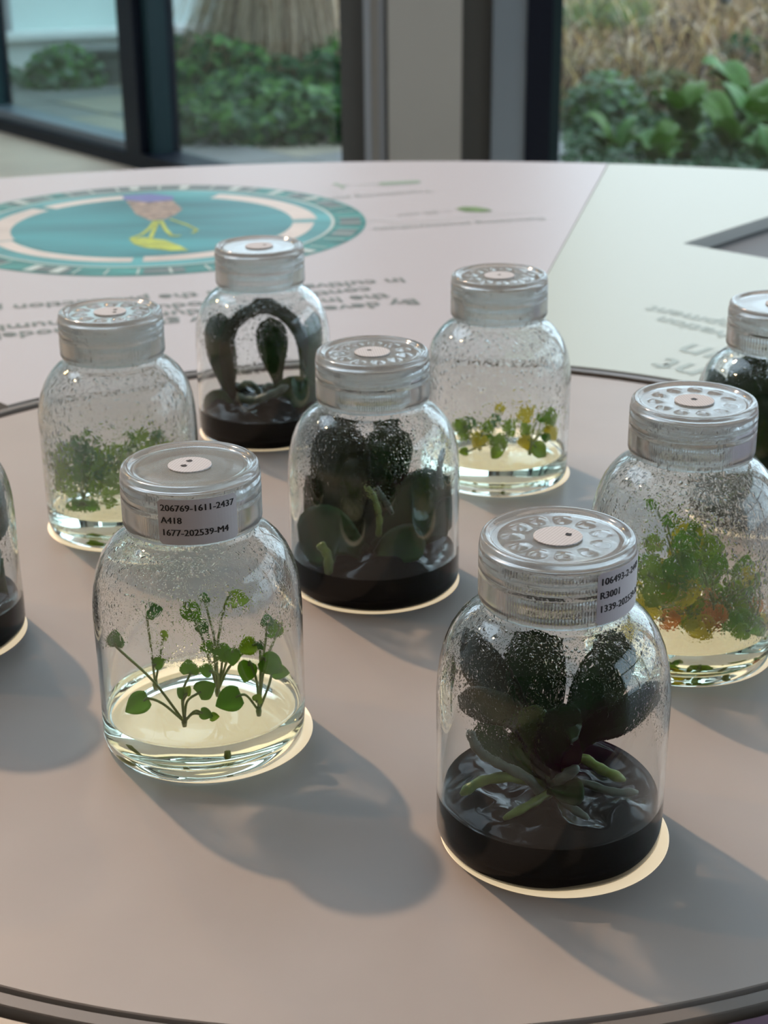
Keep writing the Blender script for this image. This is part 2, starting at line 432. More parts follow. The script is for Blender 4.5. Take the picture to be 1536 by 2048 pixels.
for k in range(46):
    a = k * 2 * PI / 46 + rr.uniform(-.03, .03)
    ring_bm(*cc, 4.45 + rr.random() * .1, 5.0, a, a + rr.choice([.01, .012, .05]), 2, bm)
flat('printed_tick', bm, M_line, 3)['kind'] = 'stuff'
bm = bmesh.new()
for k in range(16):
    a = k * 2 * PI / 16 + rr.uniform(-.1, .1); flat('printed_block', ring_bm(*cc, 4.5, 4.98, a, a + rr.uniform(.1, .25), 6), M_dk, 2.4)
flat('printed_block', ring_bm(*cc, 4.4, 5.1, 1.15, 2.2, 20), M_dk, 2)
# printed seedling in the circle
def poly(pts, name, M_, lvl):
    bm = bmesh.new(); bm.faces.new([bm.verts.new((x * S, y * S, 0)) for x, y in pts]); return flat(name, bm, M_, lvl)
def UPX(u, v):
    d = FW + RT * ((u - 768) / CAM_F) - UP * ((v - 1024) / CAM_F)
    t = (PZU - CAM_H) / d.z; return (d.x * t - DC[0], d.y * t - DC[1])
M_lf = vary(print_mat('print_yellow_green', (.42, .50, .05)), 80, .3)
M_bl = print_mat('print_violet', (.14, .15, .38)); M_ro = vary(print_mat('print_root_brown', (.30, .22, .17)), 120, .6)
poly([UPX(*q) for q in ((245, 393), (248, 401), (295, 406), (345, 402), (348, 394), (300, 389))], 'printed_block', M_bl, 6)
poly([UPX(*q) for q in ((252, 402), (272, 430), (300, 442), (330, 440), (352, 430), (365, 420), (345, 402), (295, 406))], 'printed_roots', M_ro, 5)
poly([UPX(*q) for q in ((258, 480), (285, 476), (330, 482), (362, 494), (378, 503), (340, 503), (290, 497), (268, 490))], 'printed_leaf', M_lf, 6)
def stroke(pts, wpx, name, M_, lvl):
    bm = bmesh.new()
    for (a, b), (c, d) in zip(pts, pts[1:]):
        p_, q_ = UPX(a, b), UPX(c, d)
        dx, dy = q_[0] - p_[0], q_[1] - p_[1]; l = math.hypot(dx, dy) or 1; ox, oy = -dy / l * wpx, dx / l * wpx
        bm.faces.new([bm.verts.new((x * S, y * S, 0)) for x, y in ((p_[0] + ox, p_[1] + oy), (p_[0] - ox, p_[1] - oy), (q_[0] - ox, q_[1] - oy), (q_[0] + ox, q_[1] + oy))])
    return flat(name, bm, M_, lvl)
stroke([(310, 443), (300, 458), (285, 470), (262, 479)], .05, 'printed_stem', M_lf, 7)
stroke([(316, 443), (308, 462), (300, 480)], .05, 'printed_stem', M_lf, 7)
stroke([(322, 443), (332, 462), (345, 474), (362, 473)], .05, 'printed_stem', M_lf, 7)
stroke([(340, 440), (375, 452), (395, 462), (385, 468)], .04, 'printed_stem', M_lf, 7)
stroke([(716, 447), (760, 440), (790, 446), (815, 452)], .012, 'printed_line', M_line, 1)
stroke([(812, 447), (1080, 421)], .012, 'printed_line', M_line, 1)
stroke([(640, 378), (680, 388)], .012, 'printed_line', M_line, 1)
stroke([(712, 371), (760, 367), (790, 366)], .03, 'printed_line', M_line, 1)
M_gr = vary(print_mat('print_leaf_green', (.16, .26, .10)), 100, .3); M_gr2 = print_mat('print_grey_green', (.28, .38, .30))
poly([UPX(*q) for q in ((911, 418), (925, 414), (950, 414), (975, 418), (986, 423), (965, 425), (930, 424))], 'printed_leaf', M_gr, 2)
poly([UPX(*q) for q in ((755, 369), (762, 365), (835, 361), (843, 364), (836, 367), (765, 371))], 'printed_leaf', M_gr2, 2)
poly([UPX(*q) for q in ((664, 369), (680, 374), (686, 380), (690, 372), (700, 370), (684, 371), (672, 366))], 'printed_leaf', M_gr2, 2)

def text_mesh(body, size, bold=0.0):
    cu = bpy.data.curves.new('t', 'FONT'); cu.body = body; cu.size = size; cu.offset = bold; cu.resolution_u = 2
    t = bpy.data.objects.new('t', cu); COL.objects.link(t)
    dg = bpy.context.evaluated_depsgraph_get(); me = bpy.data.meshes.new_from_object(t.evaluated_get(dg))
    bpy.data.objects.remove(t); bpy.data.curves.remove(cu)
    return me
def table_text(body, start, direction, size, M_, bold=0.0):
    """start and direction given in table coordinates (units), text height in units"""
    me = text_mesh(body, size * S, bold * S)
    o = bpy.data.objects.new('lettering', me); me.materials.clear(); me.materials.append(M_)
    link(o, tbl); o.location = (start[0] * S, start[1] * S, (PZU + .008) * S); o.rotation_euler = (0, 0, direction)
    return o
M_ink = print_mat('print_ink_grey', (.17, .20, .19)); M_ink2 = print_mat('print_ink_light', (.30, .34, .33)); M_ink3 = print_mat('print_ink_green', (.30, .36, .31))
def row(body, p, q, size, M_, bold=0.0):
    a, b = UPX(*p), UPX(*q); table_text(body, a, math.atan2(b[1] - a[1], b[0] - a[0]), size, M_, bold)
row('By developing new growth models,', (832, 598), (40, 664), .60, M_ink, .012)
row('the inputs vary during the number of', (772, 587), (60, 646), .60, M_ink, .012)
row('continued introduction', (738, 574), (345, 608), .60, M_ink, .012)
row('in cultivation and the production process.', (806, 556), (0, 612), .60, M_ink, .012)
row('Calculating photosynthesis', (1088, 435), (820, 452), .40, M_ink2, .004)
row('~ 35 cm²', (900, 420), (805, 428), .40, M_ink2)
row('Transitioning plant growth', (860, 380), (680, 394), .40, M_ink2, .004)
def row_end(body, p, q, size, M_):
    a, b = UPX(*p), UPX(*q); an = math.atan2(b[1] - a[1], b[0] - a[0]); me = text_mesh(body, size); wd = max(v.co.x for v in me.vertices); bpy.data.meshes.remove(me)
    table_text(body, (b[0] - math.cos(an) * wd, b[1] - math.sin(an) * wd), an, size, M_, .008)
row_end('development', (1460, 645), (1306, 612), .62, M_ink3)
row_end('cultivation', (1445, 662), (1328, 634), .62, M_ink3)
row_end('run', (1480, 710), (1386, 688), 1.15, M_ink3)
row_end('plant', (1480, 752), (1337, 716), 1.15, M_ink3)

# ------------------------------------------------------------------ culture bottles
HB = {'gel': .40}
M_glass, _ = glass('bottle_glass', 1.42, (.975, .99, .985))
M_gel_clear_side, _ = glass('clear_gel_side', 1.335 / 1.42, (.97, .985, .95))
M_gel_clear_top, g_ = glass('clear_gel_top', 1.335, (.97, .975, .95), 0)
M_gel_side = mat('dark_gel_side', (.002, .0015, .0015), .5, spec=0)
M_gel_dark = mat('dark_gel', (.002, .0015, .002), .10, spec=.16)
vary(M_gel_dark, 60, .5, bump=.2, bscale=160)
M_filter = mat('filter_fabric', (.66, .62, .60), .8)
b_ = M_filter.node_tree.nodes['Principled BSDF']
wv = N(M_filter, 'ShaderNodeTexChecker', i_Scale=1400.0); tc_ = N(M_filter, 'ShaderNodeTexCoord'); L(M_filter, tc_.outputs['Object'], wv.inputs['Vector'])
wv.inputs['Color1'].default_value = (.64, .64, .67, 1); wv.inputs['Color2'].default_value = (.50, .50, .52, 1); L(M_filter, wv.outputs['Color'], b_.inputs['Base Color'])
M_dot = mat('black_dot', (.012, .012, .014), .7)
M_label = mat('label_paper', (.62, .59, .60), .55)
M_inkblack = mat('label_ink', (.02, .02, .02), .6)

def cap_material():
    M = bpy.data.materials.new('cap_plastic'); M.use_nodes = True; M.node_tree.nodes.clear()
    o = N(M, 'ShaderNodeOutputMaterial')
    g = N(M, 'ShaderNodeBsdfGlass'); g.inputs['IOR'].default_value = 1.45; g.inputs['Roughness'].default_value = .10; g.inputs['Color'].default_value = (.97, .98, .98, 1)
    t = N(M, 'ShaderNodeBsdfTranslucent'); t.inputs[0].default_value = (.85, .86, .86, 1)
    d = N(M, 'ShaderNodeBsdfDiffuse'); d.inputs[0].default_value = (.80, .80, .80, 1)
    a = N(M, 'ShaderNodeMixShader'); L(M, t.outputs[0], a.inputs[1]); L(M, d.outputs[0], a.inputs[2])
    b = N(M, 'ShaderNodeMixShader'); b.inputs[0].default_value = .20; L(M, g.outputs[0], b.inputs[1]); L(M, a.outputs[0], b.inputs[2])
    L(M, b.outputs[0], o.inputs[0]); return M
M_cap = cap_material()

OUT = [(0, .055), (.55, .05), (.74, .03), (.84, 0), (.925, 0), (.972, .025), (.994, .07), (1.003, .14), (1.008, .4), (1.01, .9), (1.01, 1.42), (1.0, 1.58), (.98, 1.72), (.945, 1.85),
       (.895, 1.965), (.83, 2.065), (.76, 2.14), (.69, 2.195), (.64, 2.225), (.618, 2.25), (.61, 2.29), (.61, 2.36), (.625, 2.38), (.625, 2.41), (.61, 2.43), (.61, 2.50), (.625, 2.52), (.625, 2.55), (.61, 2.57), (.61, 2.64), (.625, 2.66), (.61, 2.69), (.61, 2.76), (.60, 2.785)]
INN = [(.57, 2.785), (.56, 2.76), (.56, 2.27), (.585, 2.215), (.64, 2.17), (.70, 2.135), (.77, 2.075), (.835, 1.995), (.885, 1.90), (.92, 1.80), (.945, 1.68), (.96, 1.54), (.965, 1.40), (.965, .9)]

def in_radius(z):
    """inner radius of the bottle at height z (units)"""
    if z < 1.4: return .95
    pts = [(1.4, .95), (1.54, .945), (1.68, .93), (1.8, .9), (1.9, .865), (1.995, .815), (2.075, .75), (2.135, .68), (2.2, .6), (2.3, .54), (3, .54)]
    for (a, ra), (b, rb) in zip(pts, pts[1:]):
        if z <= b: return ra + (rb - ra) * (z - a) / (b - a)
    return .54

BOT = {}
def bottle(key, x, y, cap_style, gel, dark, label, drops, dots, rz=0, hg=.40, text=None, text_az=0, tilt=0, tint=None):
    rnd = random.Random(sum(map(ord, key)))
    b = empty('culture_bottle', W(x, y, 0)); tag(b, label, 'bottle', 'tissue culture bottles on the round disc')
    BOT[key] = (x, y, hg)
    wob = rnd.random() * 6
    def wobble(r, z, a):     # moulded glass is never perfectly even
        k_ = 1 + .004 * math.sin(2 * a + wob) + .003 * math.sin(5 * a + z * 3 + wob) + .0025 * math.sin(9 * a - z * 5 + 2 * wob)
        return r * k_, z
    bm = lathe([p for p in OUT], 96, wobble)
    inn = INN + [(.965, hg)]
    top = None
    bm2 = lathe([(.60, 2.785)] + inn, 96, wobble, bm=bm, mi=1)
    bmesh.ops.remove_doubles(bm, verts=bm.verts, dist=1e-6)
    Mi = droplets_material('inner_glass_' + key, *drops, rnd.random())
    o = obj('glass_body', bm, [M_glass, Mi], b); o.cycles.is_caustics_caster = True
    # gel
    sd = rnd.random() * 10
    def lump(r, z, a):
        if r > .9: return (.965 if r > .96 else r) * (1 + .004 * math.sin(2 * a + wob)), z
        n = noise.noise(Vector((r * math.cos(a) * 2.2 + sd, r * math.sin(a) * 2.2, sd)))
        n2 = noise.noise(Vector((r * math.cos(a) * 6 + sd, r * math.sin(a) * 6, sd)))
        return r, z + (.22 * n + .05 * n2 + .02 if dark else .012 * n) * min(1, (.93 - r) * 5)
    gs = lathe([(0, .12), (.6, .115), (.85, .10), (.92, .125), (.955, .18), (.965, .25), (.965, hg)], 96)
    if not dark: gs = lathe([(.965, hg), (.95, hg - .015), (.90, hg - .022)] + [(r, hg - .024) for r in (.8, .65, .5, .35, .2, .1, 0)], 96, lump, bm=gs, mi=1)
    else: gs = lathe([(.965, hg), (.94, hg - .02), (.89, hg - .02)] + [(r, hg) for r in (.82, .74, .66, .58, .5, .42, .34, .26, .18, .1, .04)] + [(0, hg + .02)], 96, lump, bm=gs, mi=1)
    bmesh.ops.remove_doubles(gs, verts=gs.verts, dist=1e-6)
    go = obj('gel', gs, [M_gel_side, M_gel_dark] if dark else [M_gel_clear_side, M_gel_clear_top], b)
    go['label'] = 'black opaque growth gel' if dark else 'clear colourless growth gel'
    if not dark: go.cycles.is_caustics_caster = True
    # cap
    RS = 300 if key in ('B1', 'B2', 'B3', 'B7') else 200
    def rib(r, z, a):
        if r > .64 and (2.335 < z < 2.56 or 2.60 < z < 2.66 or 2.70 < z < 2.775):
            i = int(round(a / (2 * PI) * RS)); return r + (.004 if i % 2 else -.006), z
        if z > 2.8 and r < .50:
            h = 0
            for q in range(11):
                t_ = q * 2 * PI / 11; dx, dy = r * math.cos(a) - .385 * math.cos(t_), r * math.sin(a) - .385 * math.sin(t_)
                d_ = math.hypot(dx, dy) / .085
                if d_ < 1: h += .022 * math.cos(d_ * PI / 2)
            return r, z + (h if cap_style != 'plain' else 0)
        return r, z
    capo = [(.615, 2.285), (.635, 2.29), (.655, 2.33), (.655, 2.345), (.655, 2.44), (.655, 2.55), (.66, 2.565), (.642, 2.58), (.642, 2.59), (.657, 2.605), (.655, 2.65), (.643, 2.665), (.643, 2.675), (.659, 2.69), (.655, 2.71), (.654, 2.765), (.652, 2.80),
            (.648, 2.835), (.638, 2.86), (.625, 2.87), (.60, 2.872), (.575, 2.866), (.558, 2.85), (.545, 2.84)] + [(r, 2.838) for r in (.50, .47, .44, .41, .385, .36, .33, .30, .27, .24, .1, 0)]
    capi = [(0, 2.80), (.3, 2.80), (.58, 2.80), (.632, 2.77), (.632, 2.6), (.632, 2.4), (.632, 2.31), (.615, 2.285)]
    bm = lathe(capo + capi, RS, rib)
    bmesh.ops.remove_doubles(bm, verts=bm.verts, dist=1e-6)
    c = obj('cap', bm, M_cap, b)
    for p_ in c.data.polygons:
        h_ = p_.center.z / S
        if p_.center.xy.length > .642 * S and (2.345 < h_ < 2.55 or 2.61 < h_ < 2.65 or 2.71 < h_ < 2.765): p_.use_smooth = False
    c.rotation_euler = (0, 0, rz)
    f = obj('filter_disc', lathe([(0, 2.845), (.205, 2.845), (.205, 2.853), (.20, 2.856), (0, 2.857)], 48), M_filter, c, False)
    for dx, dy, r in dots:
        bm = bmesh.new(); n = 18
        vs = [bm.verts.new(((dx + r * (1 + .3 * rnd.uniform(-1, 1)) * math.cos(2 * PI * i / n)) * S, (dy + r * (1 + .3 * rnd.uniform(-1, 1)) * math.sin(2 * PI * i / n)) * S, 2.8585 * S)) for i in range(n)]
        bm.faces.new(vs); d = obj('marker_dot', bm, M_dot, c, False)
        d.rotation_euler = (0, 0, -rz)
    if text:
        az, lines, a_w, z0, z1, size = text
        bm = bmesh.new(); R_ = .6635; n = 24; vs = []
        cr = .03
        for i in range(n + 1):
            s_ = i / n; a = az + (s_ - .5) * a_w; ins = 0
            e = min(s_, 1 - s_) * a_w * R_
            if e < cr: ins = cr - math.sqrt(max(0, cr * cr - (cr - e) ** 2))
            vs.append([bm.verts.new((r_ * S * math.cos(a), r_ * S * math.sin(a), z_ * S)) for r_, z_ in ((R_, z0 + ins), (R_, z1 - ins), (R_ - .004, z1 - ins), (R_ - .004, z0 + ins))])
        for A, B in zip(vs, vs[1:]):
            for q in range(4): bm.faces.new((A[q], B[q], B[(q + 1) % 4], A[(q + 1) % 4]))
        bm.faces.new(vs[0]); bm.faces.new(vs[-1][::-1])
        bmesh.ops.recalc_face_normals(bm, faces=bm.faces)
        lb = obj('paper_label', bm, M_label, c, False); lb.rotation_euler = (0, 0, -rz)
        lb['label'] = 'white printed paper label'
        left = az - a_w / 2 * .93; y_ = z1 - .045 - size * .75
        allb = None; verts = []; faces = []
        for ln, dz in lines:
            me = text_mesh(ln, size, 0)
            if ln is lines[0][0]: kx = a_w * .92 * R_ / max(v.co.x for v in me.vertices) * (1 if len(ln) > 14 else .86)
            for sx, lift in ((-.0028, 0), (.0028, .0004), (0, .0008)):      # three struck copies make the bold print
                base = len(verts)
                for v in me.vertices:
                    a = left + (v.co.x + sx) * kx / R_; rr_ = R_ + .0015 + lift; verts.append((rr_ * S * math.cos(a), rr_ * S * math.sin(a), (y_ - dz + v.co.y) * S))
                for p_ in me.polygons: faces.append([base + q for q in p_.vertices])
            bpy.data.meshes.remove(me)
        me = bpy.data.meshes.new('lettering'); me.from_pydata(verts, [], faces); me.materials.append(M_inkblack)
        lo = link(bpy.data.objects.new('lettering', me), c); lo.rotation_euler = (0, 0, -rz); lo['label'] = 'black printed code'
    # pale circle in the disc under the bottle, warm emission added
    lp = obj('pale_circle', lathe([(1.02, .0), (1.02, .0025), (1.015, .004), (0, .004)], 96), M_pale_circle, disc, False)
    ox, oy = {'B1': (.05, -.01), 'B2': (.05, .06), 'B3': (0, .04), 'B4': (.03, .08), 'B6': (0, .05), 'B7': (.04, .1)}.get(key, (0, 0))
    lp.location = ((x + ox - DC[0]) * S, (y + oy - DC[1]) * S, 0)
    b.location.z += .0045 * S
    return b

# droplet args: lo, hi (m), size, density, fog
hi = S
T2 = (-1.36, [('206769-1611-2437', 0), ('A418', .12), ('1677-202539-M4', .24)], 1.14, 2.32, 2.76, .088)
T1 = (-.66, [('106493-2-2449', 0), ('R3001', .12), ('1339-202539-R2', .24)], 1.02, 2.32, 2.78, .088)
bottle('B1', 1.441, 12.126, 'dimple', .4, True, 'bottle with black gel and large dark orchid leaves, code R3001 on the cap', (1.25 * S, 2.1 * S, .8, .30, .004), [(.09, .02, .028)], .2, hg=.44, text=T1)
bottle('B2', -1.809, 13.915, 'plain', .4, False, 'clear gel bottle with small heart-leaved seedlings, code A418 on the cap', (1.15 * S, 2.0 * S, .8, .35, .05), [(-.05, -.04, .032), (-.01, .09, .03)], .5, text=T2)
bottle('B3', -.116, 17.553, 'dimple', .4, True, 'bottle with black gel and broad leaves standing behind and between the two labelled bottles', (1.1 * S, 2.1 * S, .8, .30, .004), [(-.03, .05, .028)], .9, hg=.42)
bottle('B4', 1.597, 21.128, 'dimple', .4, False, 'clear gel bottle with bright green seedlings at the back of the disc', (.7 * S, 1.6 * S, 1.4, .7, .13), [(0, 0, .024)], 1.3)
bottle('B5', -3.417, 19.467, 'dimple', .4, False, 'misted clear gel bottle with pale green plants behind the bottle coded A418', (.1 * S, 1.0 * S, 1.4, .6, .22), [(.06, .05, .03), (.07, -.07, .026)], 1.7)
bottle('B6', -1.792, 23.092, 'plain', .4, True, 'bottle with black gel and long arching leaves, just before the turquoise circle', (1.2 * S, 2.1 * S, .9, .3, .004), [(.08, .02, .026)], 2.1, hg=.42)
bottle('B7', 3.224, 15.661, 'dimple', .4, False, 'clear gel bottle full of leafy green and orange plants under heavy condensation', (.2 * S, 1.1 * S, 1.1, .7, .10), [(.0, .02, .034)], 2.5)
bottle('B8', 5.038, 19.499, 'plain', .4, True, 'bottle with dark leaves cut by the right edge of the picture', (1.1 * S, 2.1 * S, .8, .30, .004), [(0, 0, .03)], .1, hg=.42)
bottle('B9', -5.10, 16.2, 'plain', .4, True, 'bottle with black gel cut by the left edge of the picture', (.8 * S, 2.0 * S, 1.0, .3, .04), [(0, 0, .03)], .1, hg=.42)

# ------------------------------------------------------------------ plants
def leafmat(name, c, rough=.35, transl=.35, var=.25, spec=.5):
    M = vary(mat(name, c, rough, spec=spec), 90, var, bump=.1, bscale=300)
    if transl:
        o = [n for n in M.node_tree.nodes if n.type == 'OUTPUT_MATERIAL'][0]; p_ = M.node_tree.nodes['Principled BSDF']
        t = N(M, 'ShaderNodeBsdfTranslucent'); t.inputs[0].default_value = (c[0] * 2.2, c[1] * 1.9, c[2] * .8, 1)
        x = N(M, 'ShaderNodeMixShader'); x.inputs[0].default_value = transl
        L(M, p_.outputs[0], x.inputs[1]); L(M, t.outputs[0], x.inputs[2]); L(M, x.outputs[0], o.inputs[0])
    return M
M_leaf = leafmat('seedling_leaf', (.20, .38, .055), transl=.5)
M_leaf2 = leafmat('seedling_leaf_bright', (.28, .42, .06), transl=.5)
M_leaf3 = leafmat('seedling_leaf_bluish', (.14, .30, .15), transl=.5)
M_leafy = leafmat('seedling_leaf_yellow', (.52, .52, .09), transl=.5)
M_leafo = leafmat('seedling_leaf_orange', (.60, .36, .13), transl=.4)
M_stem = leafmat('seedling_stem', (.26, .34, .10), transl=.2)
M_orch = leafmat('orchid_leaf', (.015, .052, .010), .35, .12, .35, .25)
M_orch2 = leafmat('orchid_leaf_brownish', (.026, .034, .011), .35, .12, .35, .25)
M_orchl = leafmat('orchid_leaf_light', (.07, .14, .03), .3, .2, .3)
M_rootg = vary(mat('root_green', (.17, .25, .05), .4), 200, .3)
M_roots = vary(mat('root_silver', (.13, .17, .13), .5), 200, .3)
M_bract = vary(mat('bract_brown', (.10, .075, .045), .6), 150, .4)

def PX(key, u, v, dy=0.0):
    """point (units) seen at pixel (u, v) on the vertical plane through the bottle axis shifted by dy"""
    x, y, _ = BOT[key]
    d = FW + RT * ((u - 768) / CAM_F) - UP * ((v - 1024) / CAM_F)
    t = (y + dy) / d.y; p = Vector((0, 0, CAM_H)) + d * t
    return Vector((p.x - x, p.y - y, p.z))

def clamp(p, key, z0=None):
    z = p.z; lim = in_radius(z) - .02; r = math.hypot(p.x, p.y)
    if r > lim: p = Vector((p.x * lim / r, p.y * lim / r, z))
    if p.z > 2.7: p.z = 2.7
    return p

def strap(key, pts, wd, nrm, prof=None, cup=.15, thick=.02, n=10, nw=6, wave=0):
    """a leaf along centre-line points (units, bottle-local), width wd, facing nrm"""
    C = bez(pts, max(2, n // (len(pts) - 1)))
    bm = bmesh.new(); rows = []; N_ = len(C) - 1
    prof = prof or (lambda t: (.28 + .72 * (3 * min(1, t / .6) ** 2 - 2 * min(1, t / .6) ** 3)) * (1 if t < .7 else math.sqrt(max(0, 1 - ((t - .7) / .3) ** 2))))
    nrm = Vector(nrm).normalized(); tot = []
    for i, p in enumerate(C):
        t = i / N_; tg = (C[min(i + 1, N_)] - C[max(i - 1, 0)]).normalized()
        sd = tg.cross(nrm)
        sd = sd.normalized() if sd.length > .05 else Vector((1, 0, 0))
        nn = sd.cross(tg).normalized(); wl_ = wd * .5 * max(.04, prof(t))
        row_ = []
        for layer in (0, 1):
            for j in range(nw + 1):
                s_ = (j / nw - .5) * 2
                q = p + sd * (s_ * wl_) + nn * (cup * abs(s_) ** 1.5 * wl_ + wave * math.sin(t * 9 + s_ * 3) * wl_ * abs(s_))
                if layer: q -= nn * thick * (1 - abs(s_) ** 3 * .8) * min(1, 4 * (1 - t) + .1)
                row_.append(bm.verts.new(clamp(q, key) * S))
        rows.append(row_)
    k = nw + 1
    for A, B in zip(rows, rows[1:]):
        for j in range(nw):
            bm.faces.new((A[j], A[j + 1], B[j + 1], B[j])); bm.faces.new((A[k + j + 1], A[k + j], B[k + j], B[k + j + 1]))
        bm.faces.new((A[0], B[0], B[k], A[k])); bm.faces.new((A[nw], A[2 * nw + 1], B[2 * nw + 1], B[nw]))
    for R_ in (rows[0], rows[-1]):
        for j in range(nw): bm.faces.new((R_[j], R_[j + 1], R_[k + j + 1], R_[k + j]))
    bmesh.ops.recalc_face_normals(bm, faces=bm.faces)
    return bm
heart = lambda t: (math.sin(PI * min(1, t * .84 + .16)) ** .75) * (1.12 - .35 * t)

def plantlet(key, name, label, cat, group=None):
    x, y, hg = BOT[key]
    r = empty(name, W(x, y, .0045)); tag(r, label, cat, group)
    return r
def recv(o): o.cycles.is_caustics_receiver = True; return o

def seedling(key, base, leaves, label, rng, group=None, name='seedling'):
    """base: (u, v, dy) pixel point on the gel; leaves: (u, v, dy, size, material, angle)"""
    root = plantlet(key, name, label, 'seedling', group); hg = BOT[key][2]
    B = PX(key, *base); B.z = hg - .02; B = clamp(B, key)
    tube_bm = bmesh.new(); tube(tube_bm, [(B - Vector((0, 0, .10))) * S, B * S, (B + Vector((.005, 0, .05))) * S], [.022 * S, .03 * S, .02 * S], 7)
    for (u, v, dy, sz, M_, an) in leaves:
        c = clamp(PX(key, u, v, dy), key); c.z = max(c.z, hg + .03)
        dr = Vector((math.cos(an), rng.uniform(-.35, .1), math.sin(an))).normalized()
        a0 = c - dr * sz * .5; a1 = c + dr * sz * .5
        mid = c + Vector((0, -.03, .03)) * sz
        nn = Vector((rng.uniform(-.4, .4), -1, rng.uniform(.3, 1.1)))
        recv(obj('leaf', strap(key, [a0, mid, a1], sz * .95, nn, heart, .22, .008, 8, 6, .05), M_, root))
        m1 = B.lerp(a0, .45) + Vector((rng.uniform(-.05, .05), 0, .02)); m1.z = min(m1.z + .06, max(a0.z, B.z + .1))
        tube(tube_bm, [q * S for q in bez([B, m1, a0, a0 + dr * sz * .2], 5)], [.013 * S] * 16, 6)
    recv(obj('stem', tube_bm, M_stem, root)); return root

def Zp(org, sc): return lambda q: (org[0] + q[0] * sc, org[1] + q[1] * sc)
z2 = Zp((160, 860), .3613); rng = random.Random(7)
def lv(zf, items):
    return [(*zf((a, b)), dy, s_, M_, an) for a, b, dy, s_, M_, an in items]
DN, UPA = -PI / 2, PI / 2
seedling('B2', (*z2((580, 1640)), -.45), lv(z2, [(320, 1520, -.5, .25, M_leaf, PI + .5), (195, 1155, -.1, .20, M_leaf3, UPA), (605, 1310, -.2, .21, M_leaf, UPA), (700, 1430, -.35, .22, M_leaf, .6),
    (560, 1450, -.4, .12, M_leaf, UPA + .6), (600, 1440, -.4, .10, M_leaf2, UPA - .4), (700, 1570, -.5, .13, M_leaf, -.2), (745, 1585, -.5, .10, M_leaf2, .2)]),
    'seedling with round green leaves at the front of the gel in the bottle coded A418', rng)
seedling('B2', (*z2((990, 1590)), -.25), lv(z2, [(820, 1495, -.35, .27, M_leaf, PI + .4), (1060, 1300, -.2, .24, M_leaf, DN + .9), (925, 1340, -.1, .22, M_leaf, DN - .3), (1110, 1340, -.1, .17, M_leaf, 0),
    (1080, 1115, .2, .19, M_leaf, DN - .8), (1040, 1055, .2, .15, M_leaf3, UPA), (985, 1480, -.3, .12, M_leaf2, 1.2), (1000, 1190, .1, .10, M_leaf3, 1.5)]),
    'tall seedling at the right inside the bottle coded A418', rng)
seedling('B2', (*z2((760, 1430)), .15), lv(z2, [(785, 1240, .1, .20, M_leaf, DN + .3), (845, 1260, .05, .18, M_leaf, DN), (925, 1205, .1, .20, M_leaf2, PI + .3), (700, 1205, .1, .14, M_leaf, PI), (625, 1020, .3, .24, M_leaf, DN + .7),
    (690, 930, .5, .14, M_leaf3, UPA), (690, 1330, .0, .15, M_leaf, PI - .4), (680, 1100, .4, .16, M_leaf3, DN + .7), (880, 950, .6, .24, M_leaf2, 0)]),
    'seedling in the middle of the bottle coded A418', rng)
seedling('B2', (*z2((420, 1480)), .3), lv(z2, [(410, 1010, .4, .20, M_leaf3, .3), (440, 1290, .3, .14, M_leaf, .5), (470, 1140, .5, .12, M_leaf2, 1)]), 'thin seedling at the back left inside the bottle coded A418', rng)
z4 = Zp((840, 500), .249)
L4 = [(640, 1265, .2, .17, M_leafy, UPA), (600, 1360, .2, .18, M_leaf3, 2), (380, 1390, .3, .24, M_leaf3, 2.4), (310, 1410, .2, .25, M_leaf2, 2.8), (470, 1540, -.1, .25, M_leafy, DN - .5), (540, 1420, .1, .22, M_leaf2, UPA)]
seedling('B4', (*z4((480, 1640)), 0), lv(z4, L4), 'left seedling with bluish and yellow leaves in the back clear bottle', rng)
L4 = [(640, 1530, -.1, .25, M_leaf2, UPA), (730, 1420, .1, .26, M_leaf2, 1.2), (860, 1310, .4, .28, M_leafy, .8), (610, 1670, -.4, .20, M_leaf2, DN - .6), (350, 1640, -.3, .14, M_leaf2, PI), (560, 1500, 0, .14, M_leaf, 2), (340, 1480, .2, .2, M_leaf2, 2.6)]
seedling('B4', (*z4((660, 1660)), -.1), lv(z4, L4), 'middle seedling in the back clear bottle', rng)
L4 = [(840, 1440, .1, .25, M_leaf2, 2), (840, 1550, -.1, .26, M_leafy, PI - .3), (960, 1620, -.35, .28, M_leaf2, DN + .7), (1050, 1350, .2, .26, M_leaf2, DN + .5), (1060, 1470, .2, .24, M_leafy, DN + .6), (1000, 1340, .3, .2, M_leaf, 1), (1010, 1510, -.1, .15, M_leaf3, DN)]
seedling('B4', (*z4((880, 1640)), -.2), lv(z4, L4), 'right seedling leaning to the glass in the back clear bottle', rng)
z5 = Zp((60, 570), .2685)
L5 = [(230, 1270, .2, .35, M_leaf2, PI), (230, 1440, .1, .42, M_leaf2, DN - .5), (430, 1110, .1, .14, M_leaf, 1), (510, 1160, .1, .12, M_leaf, 0), (350, 1180, 0, .26, M_leaf3, 2.2), (400, 1260, 0, .36, M_leaf3, UPA), (480, 1320, .2, .45, M_leaf2, .3), (510, 1500, .1, .4, M_leaf2, DN), (360, 1400, -.1, .3, M_leaf, 2.5), (300, 1540, -.1, .2, M_leaf2, PI)]
seedling('B5', (*z5((400, 1650)), -.2), lv(z5, L5), 'bushy pale green seedling at the left in the misted bottle', rng)
